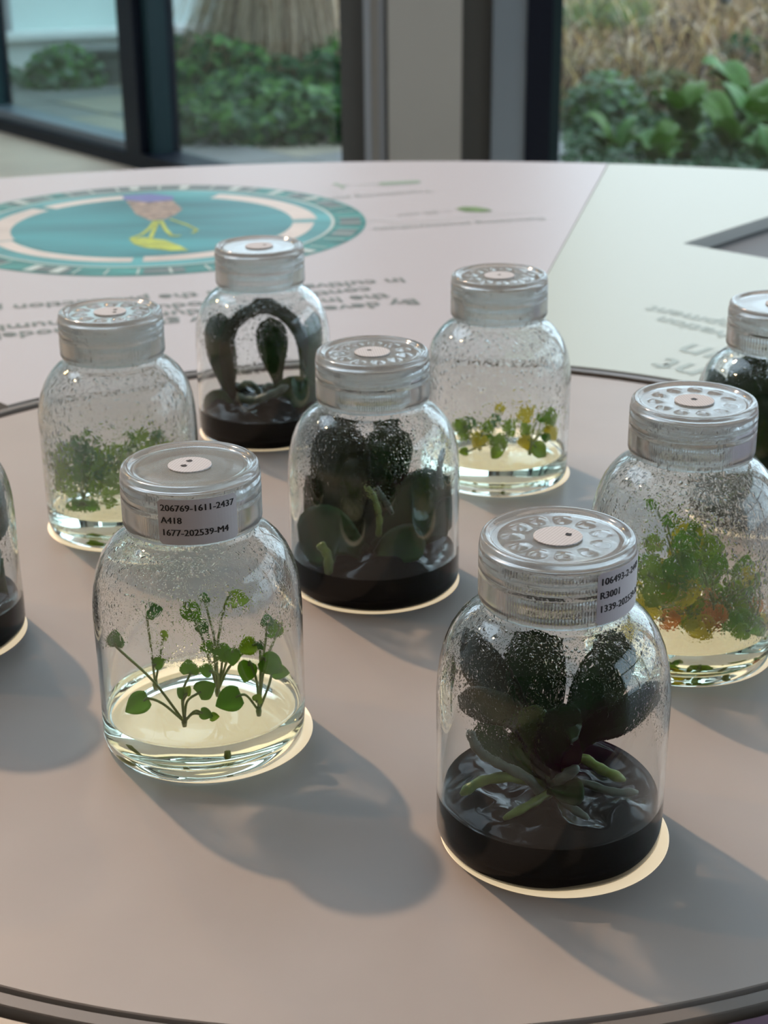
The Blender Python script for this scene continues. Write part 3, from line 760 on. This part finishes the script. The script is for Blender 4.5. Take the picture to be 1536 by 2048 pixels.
L5 = [(760, 1110, .2, .15, M_leaf, 1), (860, 1180, .3, .4, M_leaf2, .4), (770, 1210, .1, .2, M_leaf3, UPA), (960, 1140, .3, .26, M_leaf3, 1.2), (600, 1400, .2, .42, M_leaf3, DN + .8), (650, 1290, .3, .45, M_leaf2, .8), (620, 1500, -.1, .35, M_leaf2, -.3), (1020, 1230, .2, .3, M_leaf2, 0), (700, 1400, .1, .4, M_leaf2, 1)]
seedling('B5', (*z5((640, 1620)), .1), lv(z5, L5), 'spreading seedling at the right in the misted bottle', rng)
L5 = [(420, 1730, -.5, .16, M_leaf, 0), (480, 1760, -.55, .2, M_leaf, -.3), (330, 1750, -.5, .18, M_leaf, PI), (600, 1620, -.4, .2, M_leaf2, .3), (370, 1690, -.45, .14, M_leaf2, 2.6)]
seedling('B5', (*z5((420, 1720)), -.5), lv(z5, L5), 'low seedling lying on the gel in the misted bottle', rng)
z7 = Zp((1150, 740), .3222)
def cloud7(n, u0, u1, v0, v1, mats, s0, s1, d0, d1):
    return [(rng.uniform(u0, u1), rng.uniform(v0, v1), rng.uniform(d0, d1), rng.uniform(s0, s1), rng.choice(mats), rng.uniform(0, 2 * PI)) for _ in range(n)]
G7 = [M_leaf, M_leaf2, M_leaf2, M_leafy]
seedling('B7', (*z7((700, 1690)), 0), lv(z7, [(590, 930, .3, .22, M_leaf, 1.4), (730, 1000, .2, .26, M_leaf, 1.7), (470, 830, .4, .16, M_leaf, 2.4)] + cloud7(36, 400, 780, 1030, 1580, G7, .2, .42, -.4, .6)),
         'dense leafy seedling at the left in the heavily misted bottle', rng)
seedling('B7', (*z7((880, 1660)), -.1), lv(z7, [(850, 1110, .3, .32, M_leaf2, 0), (790, 1190, .2, .18, M_leaf2, 1), (860, 1540, -.35, .30, M_leafo, DN), (820, 1400, .0, .22, M_leafo, 2.2), (600, 1560, -.2, .26, M_leafo, 0), (1110, 1520, .1, .3, M_leafo, .6), (950, 1590, -.3, .3, M_leaf, DN), (760, 1620, -.4, .34, M_leafy, PI - .2), (1040, 1640, -.2, .25, M_leaf, -.4)] + cloud7(16, 760, 1080, 1200, 1600, G7, .14, .3, -.3, .5)),
         'seedling with yellow and orange leaves in the heavily misted bottle', rng)
seedling('B7', (*z7((1100, 1690)), -.3), lv(z7, [(1100, 1710, -.4, .26, M_leaf, PI), (1170, 1690, -.3, .22, M_leafy, 0), (1010, 1730, -.5, .2, M_leaf2, PI + .2)] + cloud7(8, 1000, 1180, 1300, 1650, G7, .12, .22, -.2, .4)),
         'low seedling at the right in the heavily misted bottle', rng)

def orchid(key, label, leaves, roots, zf, name='orchid_plantlet'):
    root = plantlet(key, name, label, 'orchid plant')
    for pts, wd, M_, nrm, *ex in leaves:
        P = [PX(key, *zf((a, b)), dy) for a, b, dy in pts]
        kw = ex[0] if ex else {}
        recv(obj('leaf', strap(key, P, wd, nrm, thick=.03, n=14, nw=8, **kw), M_, root))
    for pts, r, M_ in roots:
        P = [clamp(PX(key, *zf((a, b)), dy), key) for a, b, dy in pts]
        C = bez(P, 6); n = len(C)
        recv(obj('aerial_root', tube(bmesh.new(), [c * S for c in C], [r * S * (1 if i < n - 2 else (.85 if i < n - 1 else .4)) * (1 + .12 * math.sin(i * 1.7)) for i in range(n)], 10), M_, root))
    return root
z1 = Zp((840, 980), .41)
fc = (0, -1, .3)
o1 = orchid('B1', 'orchid plantlet with broad dark leaves and thick roots in the bottle coded R3001', [
    ([(600, 1380, .1), (440, 1050, .35), (300, 850, .5), (200, 660, .5)], .44, M_orch2, (-.3, -1, .2)),
    ([(620, 1400, .1), (590, 1100, .3), (560, 850, .45), (570, 650, .5)], .54, M_orch, (0, -1, .1)),
    ([(680, 1400, 0), (790, 1130, .1), (890, 900, .25), (980, 690, .3)], .52, M_orch, (.25, -1, .2)),
    ([(700, 1380, .0), (820, 1190, -.1), (990, 1110, -.15), (1190, 940, -.05)], .28, M_orch, (0, -.8, .6), {'wave': .12}),
    ([(600, 1400, .0), (480, 1130, -.1), (330, 1060, -.05), (180, 1010, .1)], .30, M_orch2, (0, -.7, .7)),
    ([(560, 1420, -.1), (430, 1300, .1), (330, 1210, .3), (250, 1180, .4)], .30, M_orch, (0, -.7, .5)),
    ([(640, 1420, -.15), (600, 1260, -.25), (560, 1150, -.3), (490, 1080, -.3)], .30, M_orchl, (.2, -1, .2)),
    ([(660, 1400, -.2), (640, 1260, -.35), (690, 1150, -.42), (790, 1150, -.4)], .34, M_orch, (0, -.9, .5), {'cup': .5}),
    ([(640, 1440, -.1), (620, 1340, -.25), (690, 1250, -.3), (770, 1200, -.3)], .42, M_orch2, (0, -1, .2)),
    ([(600, 1390, -.1), (530, 1300, -.1), (500, 1230, 0), (520, 1180, 0)], .26, M_orchl, (0, -1, .2)),
    ([(640, 1430, -.2), (680, 1440, -.35), (710, 1470, -.5), (690, 1520, -.55)], .32, M_orch, (0, -.8, .7)),
    ([(100, 1100, .3), (110, 950, .3), (135, 800, .3)], .16, M_orchl, (0, -1, 0)),
], [
    ([(590, 1480, -.3), (520, 1400, -.35), (380, 1330, -.35), (290, 1270, -.3), (240, 1170, -.25)], .042, M_roots),
    ([(600, 1440, -.2), (450, 1400, -.35), (300, 1420, -.4), (190, 1490, -.5)], .045, M_rootg),
    ([(680, 1380, -.1), (780, 1310, -.2), (880, 1360, -.3), (1000, 1415, -.35)], .045, M_rootg),
    ([(700, 1440, -.2), (800, 1430, -.3), (940, 1470, -.4), (1060, 1470, -.4)], .036, M_roots),
    ([(640, 1470, -.3), (540, 1530, -.5), (410, 1600, -.6)], .038, M_rootg),
    ([(660, 1480, -.35), (730, 1540, -.5), (820, 1600, -.62)], .036, M_roots),
    ([(650, 1440, -.2), (700, 1400, -.35), (770, 1350, -.4)], .05, M_roots),
], z1)
z3 = Zp((560, 640), .3028)
orchid('B3', 'orchid plantlet with broad upright leaves in the bottle behind the two labelled ones', [
    ([(470, 1520, 0), (420, 1250, -.05), (400, 950, .1), (390, 650, .3)], .72, M_orch2, (0, -1, .1)),
    ([(620, 1500, .1), (640, 1200, .25), (700, 900, .35), (740, 660, .4)], .62, M_orch, (.1, -1, .1)),
    ([(640, 1520, -.1), (800, 1380, -.1), (980, 1210, -.05), (1130, 1040, .1)], .8, M_orch, (0, -1, .4)),
    ([(960, 1420, -.3), (1080, 1330, -.35), (1190, 1180, -.3)], .40, M_orch, (0, -1, .4)),
    ([(520, 1500, .2), (360, 1330, .3), (250, 1200, .4), (160, 1030, .4)], .46, M_orch, (0, -1, .3)),
    ([(560, 1540, -.2), (400, 1430, -.3), (280, 1430, -.35), (140, 1500, -.3)], .75, M_orch, (0, -.8, .7)),
    ([(600, 1540, -.1), (620, 1400, .0), (720, 1200, .1), (790, 1170, .2)], .5, M_orch2, (0, -1, .2)),
    ([(620, 1560, -.2), (700, 1500, -.35), (840, 1480, -.45), (960, 1470, -.45)], .5, M_orch, (0, -.7, .8)),
], [
    ([(650, 1420, -.4), (655, 1300, -.5), (620, 1170, -.5), (560, 1095, -.45)], .036, M_rootg),
    ([(270, 1480, -.5), (320, 1560, -.6), (325, 1690, -.72)], .055, M_rootg),
    ([(1060, 1120, -.3), (1055, 980, -.2), (1080, 850, -.1)], .035, M_roots),
    ([(630, 1110, -.2), (690, 1190, -.3), (745, 1285, -.35)], .036, M_roots),
], z3)
z6 = Zp((370, 450), .2295)
orchid('B6', 'orchid plantlet with long arching strap leaves in the bottle before the turquoise circle', [
    ([(410, 1580, 0), (360, 1300, -.05), (300, 1000, 0), (310, 760, .15)], .46, M_orch, (0, -1, .1)),
    ([(430, 1560, 0), (360, 1150, -.3), (420, 870, -.35), (640, 720, -.3), (840, 760, -.3), (1000, 950, -.25), (1030, 1200, -.2), (1000, 1450, -.1)], .26, M_orch2, (0, -1, .4), {'prof': lambda t: .8 * min(1, t * 6 + .4) * min(1, (1 - t) * 3 + .1)}),
    ([(820, 1420, .1), (780, 1200, .1), (760, 1000, .2), (740, 800, .25)], .48, M_orch, (0, -1, .1)),
    ([(1100, 1560, .2), (1130, 1300, .2), (1150, 1000, .2), (1120, 760, .2)], .5, M_orch, (.5, -1, .1)),
    ([(700, 1500, 0), (900, 1420, -.1), (1050, 1500, -.1), (1160, 1620, -.1)], .5, M_orch, (0, -.8, .6)),
    ([(420, 1560, -.1), (330, 1510, -.2), (260, 1550, -.2), (220, 1650, -.2)], .35, M_orch, (0, -.8, .6)),
], [
    ([(450, 1500, -.2), (600, 1530, -.25), (760, 1470, -.2), (900, 1400, -.1)], .06, M_roots),
    ([(460, 1420, .2), (540, 1380, .2), (610, 1410, .2), (650, 1480, .2)], .05, M_roots),
    ([(300, 1630, -.4), (380, 1740, -.6), (490, 1830, -.75)], .045, M_rootg),
    ([(680, 1440, .2), (740, 1400, .25), (800, 1440, .2)], .05, M_roots),
], z6)
zI = lambda q: q
orchid('B8', 'orchid plantlet with dark leaves in the bottle at the right edge', [
    ([(1560, 980, .1), (1530, 880, .1), (1510, 780, .2), (1505, 700, .3)], .75, M_orch, (0, -1, .1)),
    ([(1540, 980, .2), (1450, 860, .3), (1420, 780, .3), (1425, 735, .3)], .5, M_orch, (-.3, -1, .1)),
    ([(1560, 980, 0), (1600, 860, 0), (1620, 760, .1)], .6, M_orch2, (0, -1, .1)),
    ([(1540, 990, -.2), (1490, 940, -.4), (1440, 950, -.4)], .5, M_orch, (0, -1, .5)),
], [([(1540, 980, -.3), (1490, 960, -.5), (1440, 1000, -.6)], .045, M_rootg)], zI)
orchid('B9', 'orchid plantlet with dark leaves in the bottle at the left edge', [
    ([(-110, 1230, 0), (-60, 1100, .1), (-20, 1030, .2), (0, 960, .2)], .5, M_orch, (0, -1, .1)),
    ([(-120, 1230, 0), (-140, 1080, .1), (-150, 950, .2)], .6, M_orch2, (0, -1, .1)),
    ([(-100, 1240, -.2), (-50, 1170, -.3), (0, 1150, -.3), (15, 1190, -.2)], .4, M_orch, (0, -1, .4)),
], [([(-80, 1230, -.3), (-20, 1180, -.4), (5, 1100, -.3)], .035, M_roots)], zI)

# ------------------------------------------------------------------ garden outside the windows
rg = random.Random(21)
M_soil = vary(mat('soil', (.022, .018, .013), .9, spec=.1), 4, .4)
M_paving = vary(mat('paving_grey', (.20, .205, .20), .6), 3, .12)
M_pavtan = vary(mat('paving_tan', (.32, .29, .23), .6), 3, .12)
M_white = mat('render_white', (.85, .87, .86), .5)
M_facade = mat('facade_pale_teal', (.74, .86, .84), .25)
M_conc = vary(mat('concrete', (.17, .17, .165), .8), 6, .15)
M_tan = vary(leafmat('dry_grass_tan', (.34, .265, .185), .7, .25, .3, .2), 7, .35)
M_tan2 = leafmat('dry_grass_brown', (.20, .125, .085), .7, .2, .3, .2)
M_straw = leafmat('pale_straw', (.55, .46, .36), .7, .2, .2, .2)
M_twig = leafmat('dark_twig', (.045, .035, .03), .8, 0, .3, .2)
M_olive = leafmat('grass_olive', (.15, .18, .08), .6, .25, .3, .2)
M_ivy = leafmat('ivy_green', (.016, .066, .020), .5, .1, .6, .2)
M_ivy2 = leafmat('ivy_light', (.08, .20, .05), .5, .2, .4, .25)
M_greysh = leafmat('shrub_grey_green', (.12, .20, .13), .6, .2, .4)
M_broad = leafmat('broad_leaf', (.10, .215, .035), .4, .35, .4, .3)
M_lawn = vary(mat('lawn', (.10, .16, .04), .9), 12, .4)

bm = bmesh.new()
for x0, x1, y0, y1 in ((-14, -5.6, -4, 30), (-5.6, 14, 5.16, 30), (4.75, 14, -4, 5.16)): box(bm, (x0, y0, -.4), (x1, y1, -.08))
struct('ground', bm, M_soil)
# paving slabs outside the left panes
pv = empty('terrace', (0, 0, -.04)); tag(pv, kind='structure')
cell = .55
for i in range(-9, 4):
    for j in range(0, 5):
        s_, n_ = i * cell, .12 + j * cell
        if i > 1 and j > 1: continue
        q0 = P0 + D * (s_ + .006) + NRM * (n_ + .006); 
        bm = bmesh.new(); c = []
        for z in (-.04, rg.uniform(-.002, .002)):
            for a, b_2 in ((s_ + .006, n_ + .006), (s_ + cell - .006, n_ + .006), (s_ + cell - .006, n_ + cell - .006), (s_ + .006, n_ + cell - .006)):
                q = P0 + D * a + NRM * b_2; c.append(bm.verts.new((q.x, q.y, z)))
        for f in ((3, 2, 1, 0), (4, 5, 6, 7), (0, 1, 5, 4), (1, 2, 6, 5), (2, 3, 7, 6), (3, 0, 4, 7)): bm.faces.new([c[k_] for k_ in f])
        bmesh.ops.recalc_face_normals(bm, faces=bm.faces)
        obj('paving_slab', bm, M_pavtan if (j + i) % 3 == 0 and i < 0 else M_paving, pv, False)
# pale building with a ledge
bd = empty('pale_building', (-1.6, 10.2, -.08), math.atan2(.5, 1.27)); tag(bd, 'long pale building front with white base and ledge beyond the left window panes', 'building')
obj('base_wall', box(bmesh.new(), (-3.3, 0, 0), (2.6, .4, .20)), M_white, bd, False)
obj('ledge', box(bmesh.new(), (-3.3, -.06, .20), (2.6, .4, .235)), M_white, bd, False)
obj('upper_wall', box(bmesh.new(), (-3.3, .22, .235), (2.6, .5, 2.4)), M_facade, bd, False)
for xx in (-3.2, -1.35, .12, 1.4):
    obj('facade_post', box(bmesh.new(), (xx, .16, .235), (xx + .06, .24, 2.4)), M_sillmetal, bd, False)
obj('dark_door', box(bmesh.new(), (-1.0, .19, .235), (-.62, .225, 2.4)), M_trim_grey, bd, False)
kb = empty('concrete_kerb', (-.75, 9.15, -.08)); tag(kb, 'low grey concrete kerb behind the ivy, left of the tall dry grass', 'kerb')
obj('kerb_block', box(bmesh.new(), (-.9, 0, 0), (.75, .25, .2)), M_conc, kb, False)
obj('kerb_cap', box(bmesh.new(), (-.92, -.02, .2), (.77, .27, .225)), M_conc, kb, False)

def blades(name, n, place, length, width, lean, mats, parent=None, drop=.4, seed=1, tang=.3, fountain=False):
    r_ = random.Random(seed); V = []; F = []; MI = []
    for _ in range(n):
        x, y, z, ox, oy = place(r_); l = length * r_.uniform(.6, 1.15)
        a = math.atan2(oy, ox) + r_.uniform(-tang, tang) * 3; le = lean * r_.uniform(.3, 1.3)
        dx, dy = math.cos(a), math.sin(a); px, py = -math.sin(a + r_.uniform(-1, 1)), math.cos(a)
        if fountain: l *= r_.uniform(.55, 1.1)
        b0 = len(V); w_ = width * r_.uniform(.6, 1.3)
        for k_ in range(4):
            t = k_ / 4
            cx, cy_ = x + dx * le * l * t ** 1.6, y + dy * le * l * t ** 1.6; cz = z + l * (t - drop * le * t ** 2.6)
            if fountain: cx, cy_, cz = x + dx * le * l * t, y + dy * le * l * t, z + l * .62 * math.sin(PI * min(1, t * 1.1) ** .8)
            ww = w_ * (1 - t * .7); V += [(cx - px * ww, cy_ - py * ww, cz), (cx + px * ww, cy_ + py * ww, cz)]
        V.append((x + dx * le * l, y + dy * le * l, z + (l * (1 - drop * le) if not fountain else -.02)))
        for k_ in range(3): F.append((b0 + 2 * k_, b0 + 2 * k_ + 1, b0 + 2 * k_ + 3, b0 + 2 * k_ + 2))
        F.append((b0 + 6, b0 + 7, b0 + 8)); mi = r_.randrange(len(mats)); MI += [mi] * 4
    me = bpy.data.meshes.new(name); me.from_pydata(V, [], F)
    for m_ in mats: me.materials.append(m_)
    me.polygons.foreach_set('material_index', MI)
    o = link(bpy.data.objects.new(name, me), parent); o['kind'] = 'stuff'; return o

def tussock(x, y, rad, length, n, label, seed, mats=(M_tan, M_straw, M_straw, M_tan2)):
    t = empty('grass_tussock', (x, y, -.08)); tag(t, label, 'ornamental grass')
    def pl(r_):
        a = r_.random() * 2 * PI; q = rad * math.sqrt(r_.random()); return q * math.cos(a), q * math.sin(a), 0, math.cos(a), math.sin(a)
    blades('grass_blades', n, pl, length, .0032, .5, mats, t, .95, seed, fountain=True); return t
tussock(-.52, 9.05, .20, 1.15, 4200, 'tall dry tan grass tussock behind the ivy in the second window pane', 3)
tussock(-.12, 9.5, .20, 1.1, 2600, 'dry grass tussock partly hidden by the grey column', 4)
def quadleaves(name, n, place, size, mats, parent=None, seed=1):
    r_ = random.Random(seed); V = []; F = []; MI = []
    for _ in range(n):
        x, y, z = place(r_); s_ = size * r_.uniform(.55, 1.25)
        nn = Vector((r_.uniform(-.7, .7), r_.uniform(-1, .3), r_.uniform(.3, 1.2))).normalized()
        u = nn.cross(Vector((r_.uniform(-1, 1), r_.uniform(-1, 1), .3))).normalized(); v = nn.cross(u); c = Vector((x, y, z)); b0 = len(V)
        for a, b_2, h in ((-1, 0, 0), (-.55, .8, .12), (.1, .55, .1), (.25, .95, .1), (1.1, 0, 0), (.25, -.95, .1), (.1, -.55, .1), (-.55, -.8, .12)):
            V.append(tuple(c + (u * a + v * b_2 + nn * h) * s_ * .5))
        F += [(b0, b0 + 1, b0 + 2, b0 + 4), (b0 + 2, b0 + 3, b0 + 4), (b0, b0 + 4, b0 + 6, b0 + 7), (b0 + 4, b0 + 5, b0 + 6)]
        MI += [r_.randrange(len(mats))] * 4
    me = bpy.data.meshes.new(name); me.from_pydata(V, [], F)
    for m_ in mats: me.materials.append(m_)
    me.polygons.foreach_set('material_index', MI)
    o = link(bpy.data.objects.new(name, me), parent); o['kind'] = 'stuff'; return o
def ivyp(r_):
    y = r_.uniform(6.95, 9.0); x = r_.uniform(-1.12 + (9 - y) * .12, .5) * 1
    h = .06 + .10 * (.5 + .5 * math.sin(x * 9 + y * 4)) + (.10 if y > 8.2 else 0)
    return x, y, r_.uniform(-.06, h)
o = quadleaves('ivy_bed', 5200, ivyp, .065, [M_ivy, M_ivy, M_ivy2], None, 5); tag(o, 'bed of dark green ivy leaves outside the second window pane', 'ivy')
lw = blades('lawn_grass', 5000, lambda r_: (r_.uniform(-.75, .6), r_.uniform(6.1, 7.1), -.08, r_.uniform(-1, 1), r_.uniform(-1, 1)), .05, .002, .7, [M_olive, M_ivy2], None, .5, 8); tag(lw, 'short green lawn in front of the ivy by the column', 'grass')
def bushp(cx, cy_, cz, rx, rz_):
    def f(r_):
        a, b_2 = r_.random() * 2 * PI, r_.random(); q = r_.random() ** .4
        return q * rx * math.cos(a) * math.sqrt(1 - b_2 * b_2), q * rx * math.sin(a) * math.sqrt(1 - b_2 * b_2), cz + q * rz_ * b_2
    return f
def bush(x, y, r_, h, n, mats, label, seed, size=.05):
    b = empty('bush', (x, y, -.08)); tag(b, label, 'bush')
    o_ = quadleaves('foliage', n, bushp(0, 0, 0, r_, h), size, mats, b, seed)
    bm = bmesh.new()
    for k_ in range(5):
        a = k_ * 1.3; tube(bm, [(0, 0, 0), (r_ * .3 * math.cos(a), r_ * .3 * math.sin(a), h * .4), (r_ * .6 * math.cos(a), r_ * .6 * math.sin(a), h * .75)], [.008, .006, .003], 5)
    obj('branches', bm, M_bract, b); return b
bush(-1.75, 9.1, .26, .26, 900, [M_greysh, M_ivy2], 'small green bush on the terrace seen through the left pane', 11)
bush(-2.2, 9.3, .2, .16, 400, [M_greysh], 'low grey-green bush at the far left of the terrace', 12)
bush(-.93, 8.9, .16, .2, 600, [M_olive, M_ivy2], 'olive green bush at the left end of the ivy bed', 13)

# right window: tangled dry meadow with shrubs and broad-leaved plants
def meadow(r_):
    y = 7.6 + 9 * r_.random() ** 1.3; x = r_.uniform(.10, .30) * y; return x, y, -.08 + (y - 7.6) * .03, r_.uniform(-1, 1), r_.uniform(-1, .6)
o = blades('dry_meadow', 15000, meadow, .50, .0035, 1.2, [M_tan, M_tan2, M_tan2, M_tan, M_tan2, M_olive], None, .75, 15, 1.0); tag(o, 'tangled dry brown meadow grass outside the right window', 'dry grass')
bm = bmesh.new()
vs = [bm.verts.new(p) for p in ((.2, 7.2, -.085), (4.6, 7.2, -.085), (9, 20, .45), (.2, 20, .45))]; bm.faces.new(vs)
vb = [bm.verts.new((v.co.x, v.co.y, -.39)) for v in vs]; bm.faces.new(vb[::-1])
for i in range(4): bm.faces.new((vs[i], vb[i], vb[(i + 1) % 4], vs[(i + 1) % 4]))
bmesh.ops.recalc_face_normals(bm, faces=bm.faces)
struct('ground_bank', bm, M_soil)
def strawp(r_):
    y = 7.5 + 5 * r_.random(); return r_.uniform(.11, .28) * y, y, r_.uniform(0, .2), r_.uniform(-1, 1), r_.uniform(-1, .6)
o = blades('tangled_straw', 1100, strawp, .42, .006, 1.5, [M_straw, M_twig, M_twig], None, .8, 25, 1.2); tag(o, 'pale straws and dark twigs lying across the dry meadow', 'straw')
def coverp(r_): y = r_.uniform(5.9, 7.9); return r_.uniform(.115, .30) * y, y, r_.uniform(-.08, -.01 + .04 * abs(math.sin(y * 5)))
o = quadleaves('ground_cover', 5200, coverp, .045, [M_ivy, M_ivy, M_greysh], None, 26); tag(o, 'dark green ground cover between the leafy plants outside the right window', 'ground cover')
def greeny(r_): y = r_.uniform(9.6, 11.0); return r_.uniform(.115, .16) * y, y, r_.uniform(0, .12), r_.uniform(-1, 1), r_.uniform(-1, .5)
o = blades('green_grass_patch', 2600, greeny, .28, .004, .9, [M_olive, M_ivy2, M_greysh], None, .6, 16, .8); tag(o, 'patch of fresh green grass in the dry meadow by the right window frame', 'grass')
bush(1.02, 7.35, .22, .30, 1500, [M_greysh, M_greysh, M_ivy2], 'grey-green shrub at the foot of the right window frame', 17, .04)
bush(1.38, 7.7, .26, .26, 1400, [M_greysh, M_olive], 'low grey-green shrub in front of the dry meadow', 18, .04)
bush(1.95, 8.4, .34, .36, 1200, [M_olive, M_tan2, M_ivy], 'brownish olive shrub at the right edge of the meadow', 19, .05)
for k_, (x, y, h) in enumerate(((1.46, 9.2, .62), (1.62, 9.3, .58), (1.9, 9.0, .66), (1.75, 8.6, .50), (2.2, 9.5, .6))):
    s_ = empty('dead_flower', (x, y, -.08)); tag(s_, ('dead flower stalk nearest the right window frame in the dry meadow', 'second dead flower stalk from the right window frame', 'tallest dead flower stalk in the dry meadow', 'shortest dead flower stalk in front of the others', 'farthest dead flower stalk at the right of the meadow')[k_], 'plant', 'dead flower stalks in the meadow')
    bend = rg.uniform(-.1, .1)
    obj('stalk', tube(bmesh.new(), [(0, 0, 0), (bend * .5, 0, h * .5), (bend, 0, h)], [.004, .003, .003], 5), M_bract, s_)
    obj('seed_head', lathe([(0, -.5), (.35, -.3), (.5, 0), (.35, .35), (0, .5)], 9, lambda r, z, a: (r * (1 + .25 * math.sin(a * 4)), z), k=.06), M_conc, s_).location = (bend, 0, h)

def broad_plant(x, y, n, ln, label, seed, spread=.5):
    r_ = random.Random(seed); p_ = empty('broad_leaved_plant', (x, y, -.05)); tag(p_, label, 'plant')
    for k_ in range(n):
        a = r_.random() * 2 * PI; l = ln * r_.uniform(.65, 1.15); up = r_.uniform(.8, 1.3)
        bm = bmesh.new(); rows = []
        sd = Vector((-math.sin(a), math.cos(a), 0)); dd = Vector((math.cos(a), math.sin(a), 0)); tw = r_.uniform(-.6, .6)
        sd = (sd + Vector((0, 0, tw))).normalized()
        for i in range(9):
            t = i / 8; c = dd * (l * spread * t ** 1.3) + Vector((0, 0, l * (up * t - .55 * t ** 2.5)))
            wd = l * .17 * (math.sin(PI * min(1, .1 + t * .9)) ** .8) + .001
            rows.append([bm.verts.new(c + sd * (s_ * wd) + Vector((0, 0, .25 * abs(s_) * wd))) for s_ in (-1, -.5, 0, .5, 1)])
        for A, B_ in zip(rows, rows[1:]):
            for j in range(4): bm.faces.new((A[j], A[j + 1], B_[j + 1], B_[j]))
        o_ = obj('leaf', bm, M_broad if r_.random() < .7 else M_ivy2, p_)
        md = o_.modifiers.new('thick', 'SOLIDIFY'); md.thickness = .002
    return p_
spots = [(.96, 6.55, 8, .20, 'bright green leafy plant nearest the black right window frame'), (1.08, 6.3, 9, .22, 'bright green leafy plant second from the right window frame'),
         (1.22, 6.45, 9, .24, 'upright leafy plant in the middle of the right window'), (1.30, 6.9, 9, .30, 'tall leafy plant behind the upright one in the right window'),
         (1.42, 6.5, 10, .30, 'large leafy plant right of the middle in the right window'), (1.56, 6.7, 11, .34, 'largest leafy plant at the right edge of the window'),
         (1.62, 7.2, 9, .34, 'darker leafy plant behind the largest one at the right edge'), (1.50, 6.2, 8, .22, 'low leafy plant in front of the largest one')]
for k_, (x, y, n, l, lb) in enumerate(spots): broad_plant(x, y, n + 2, l * 1.15, lb, 40 + k_)
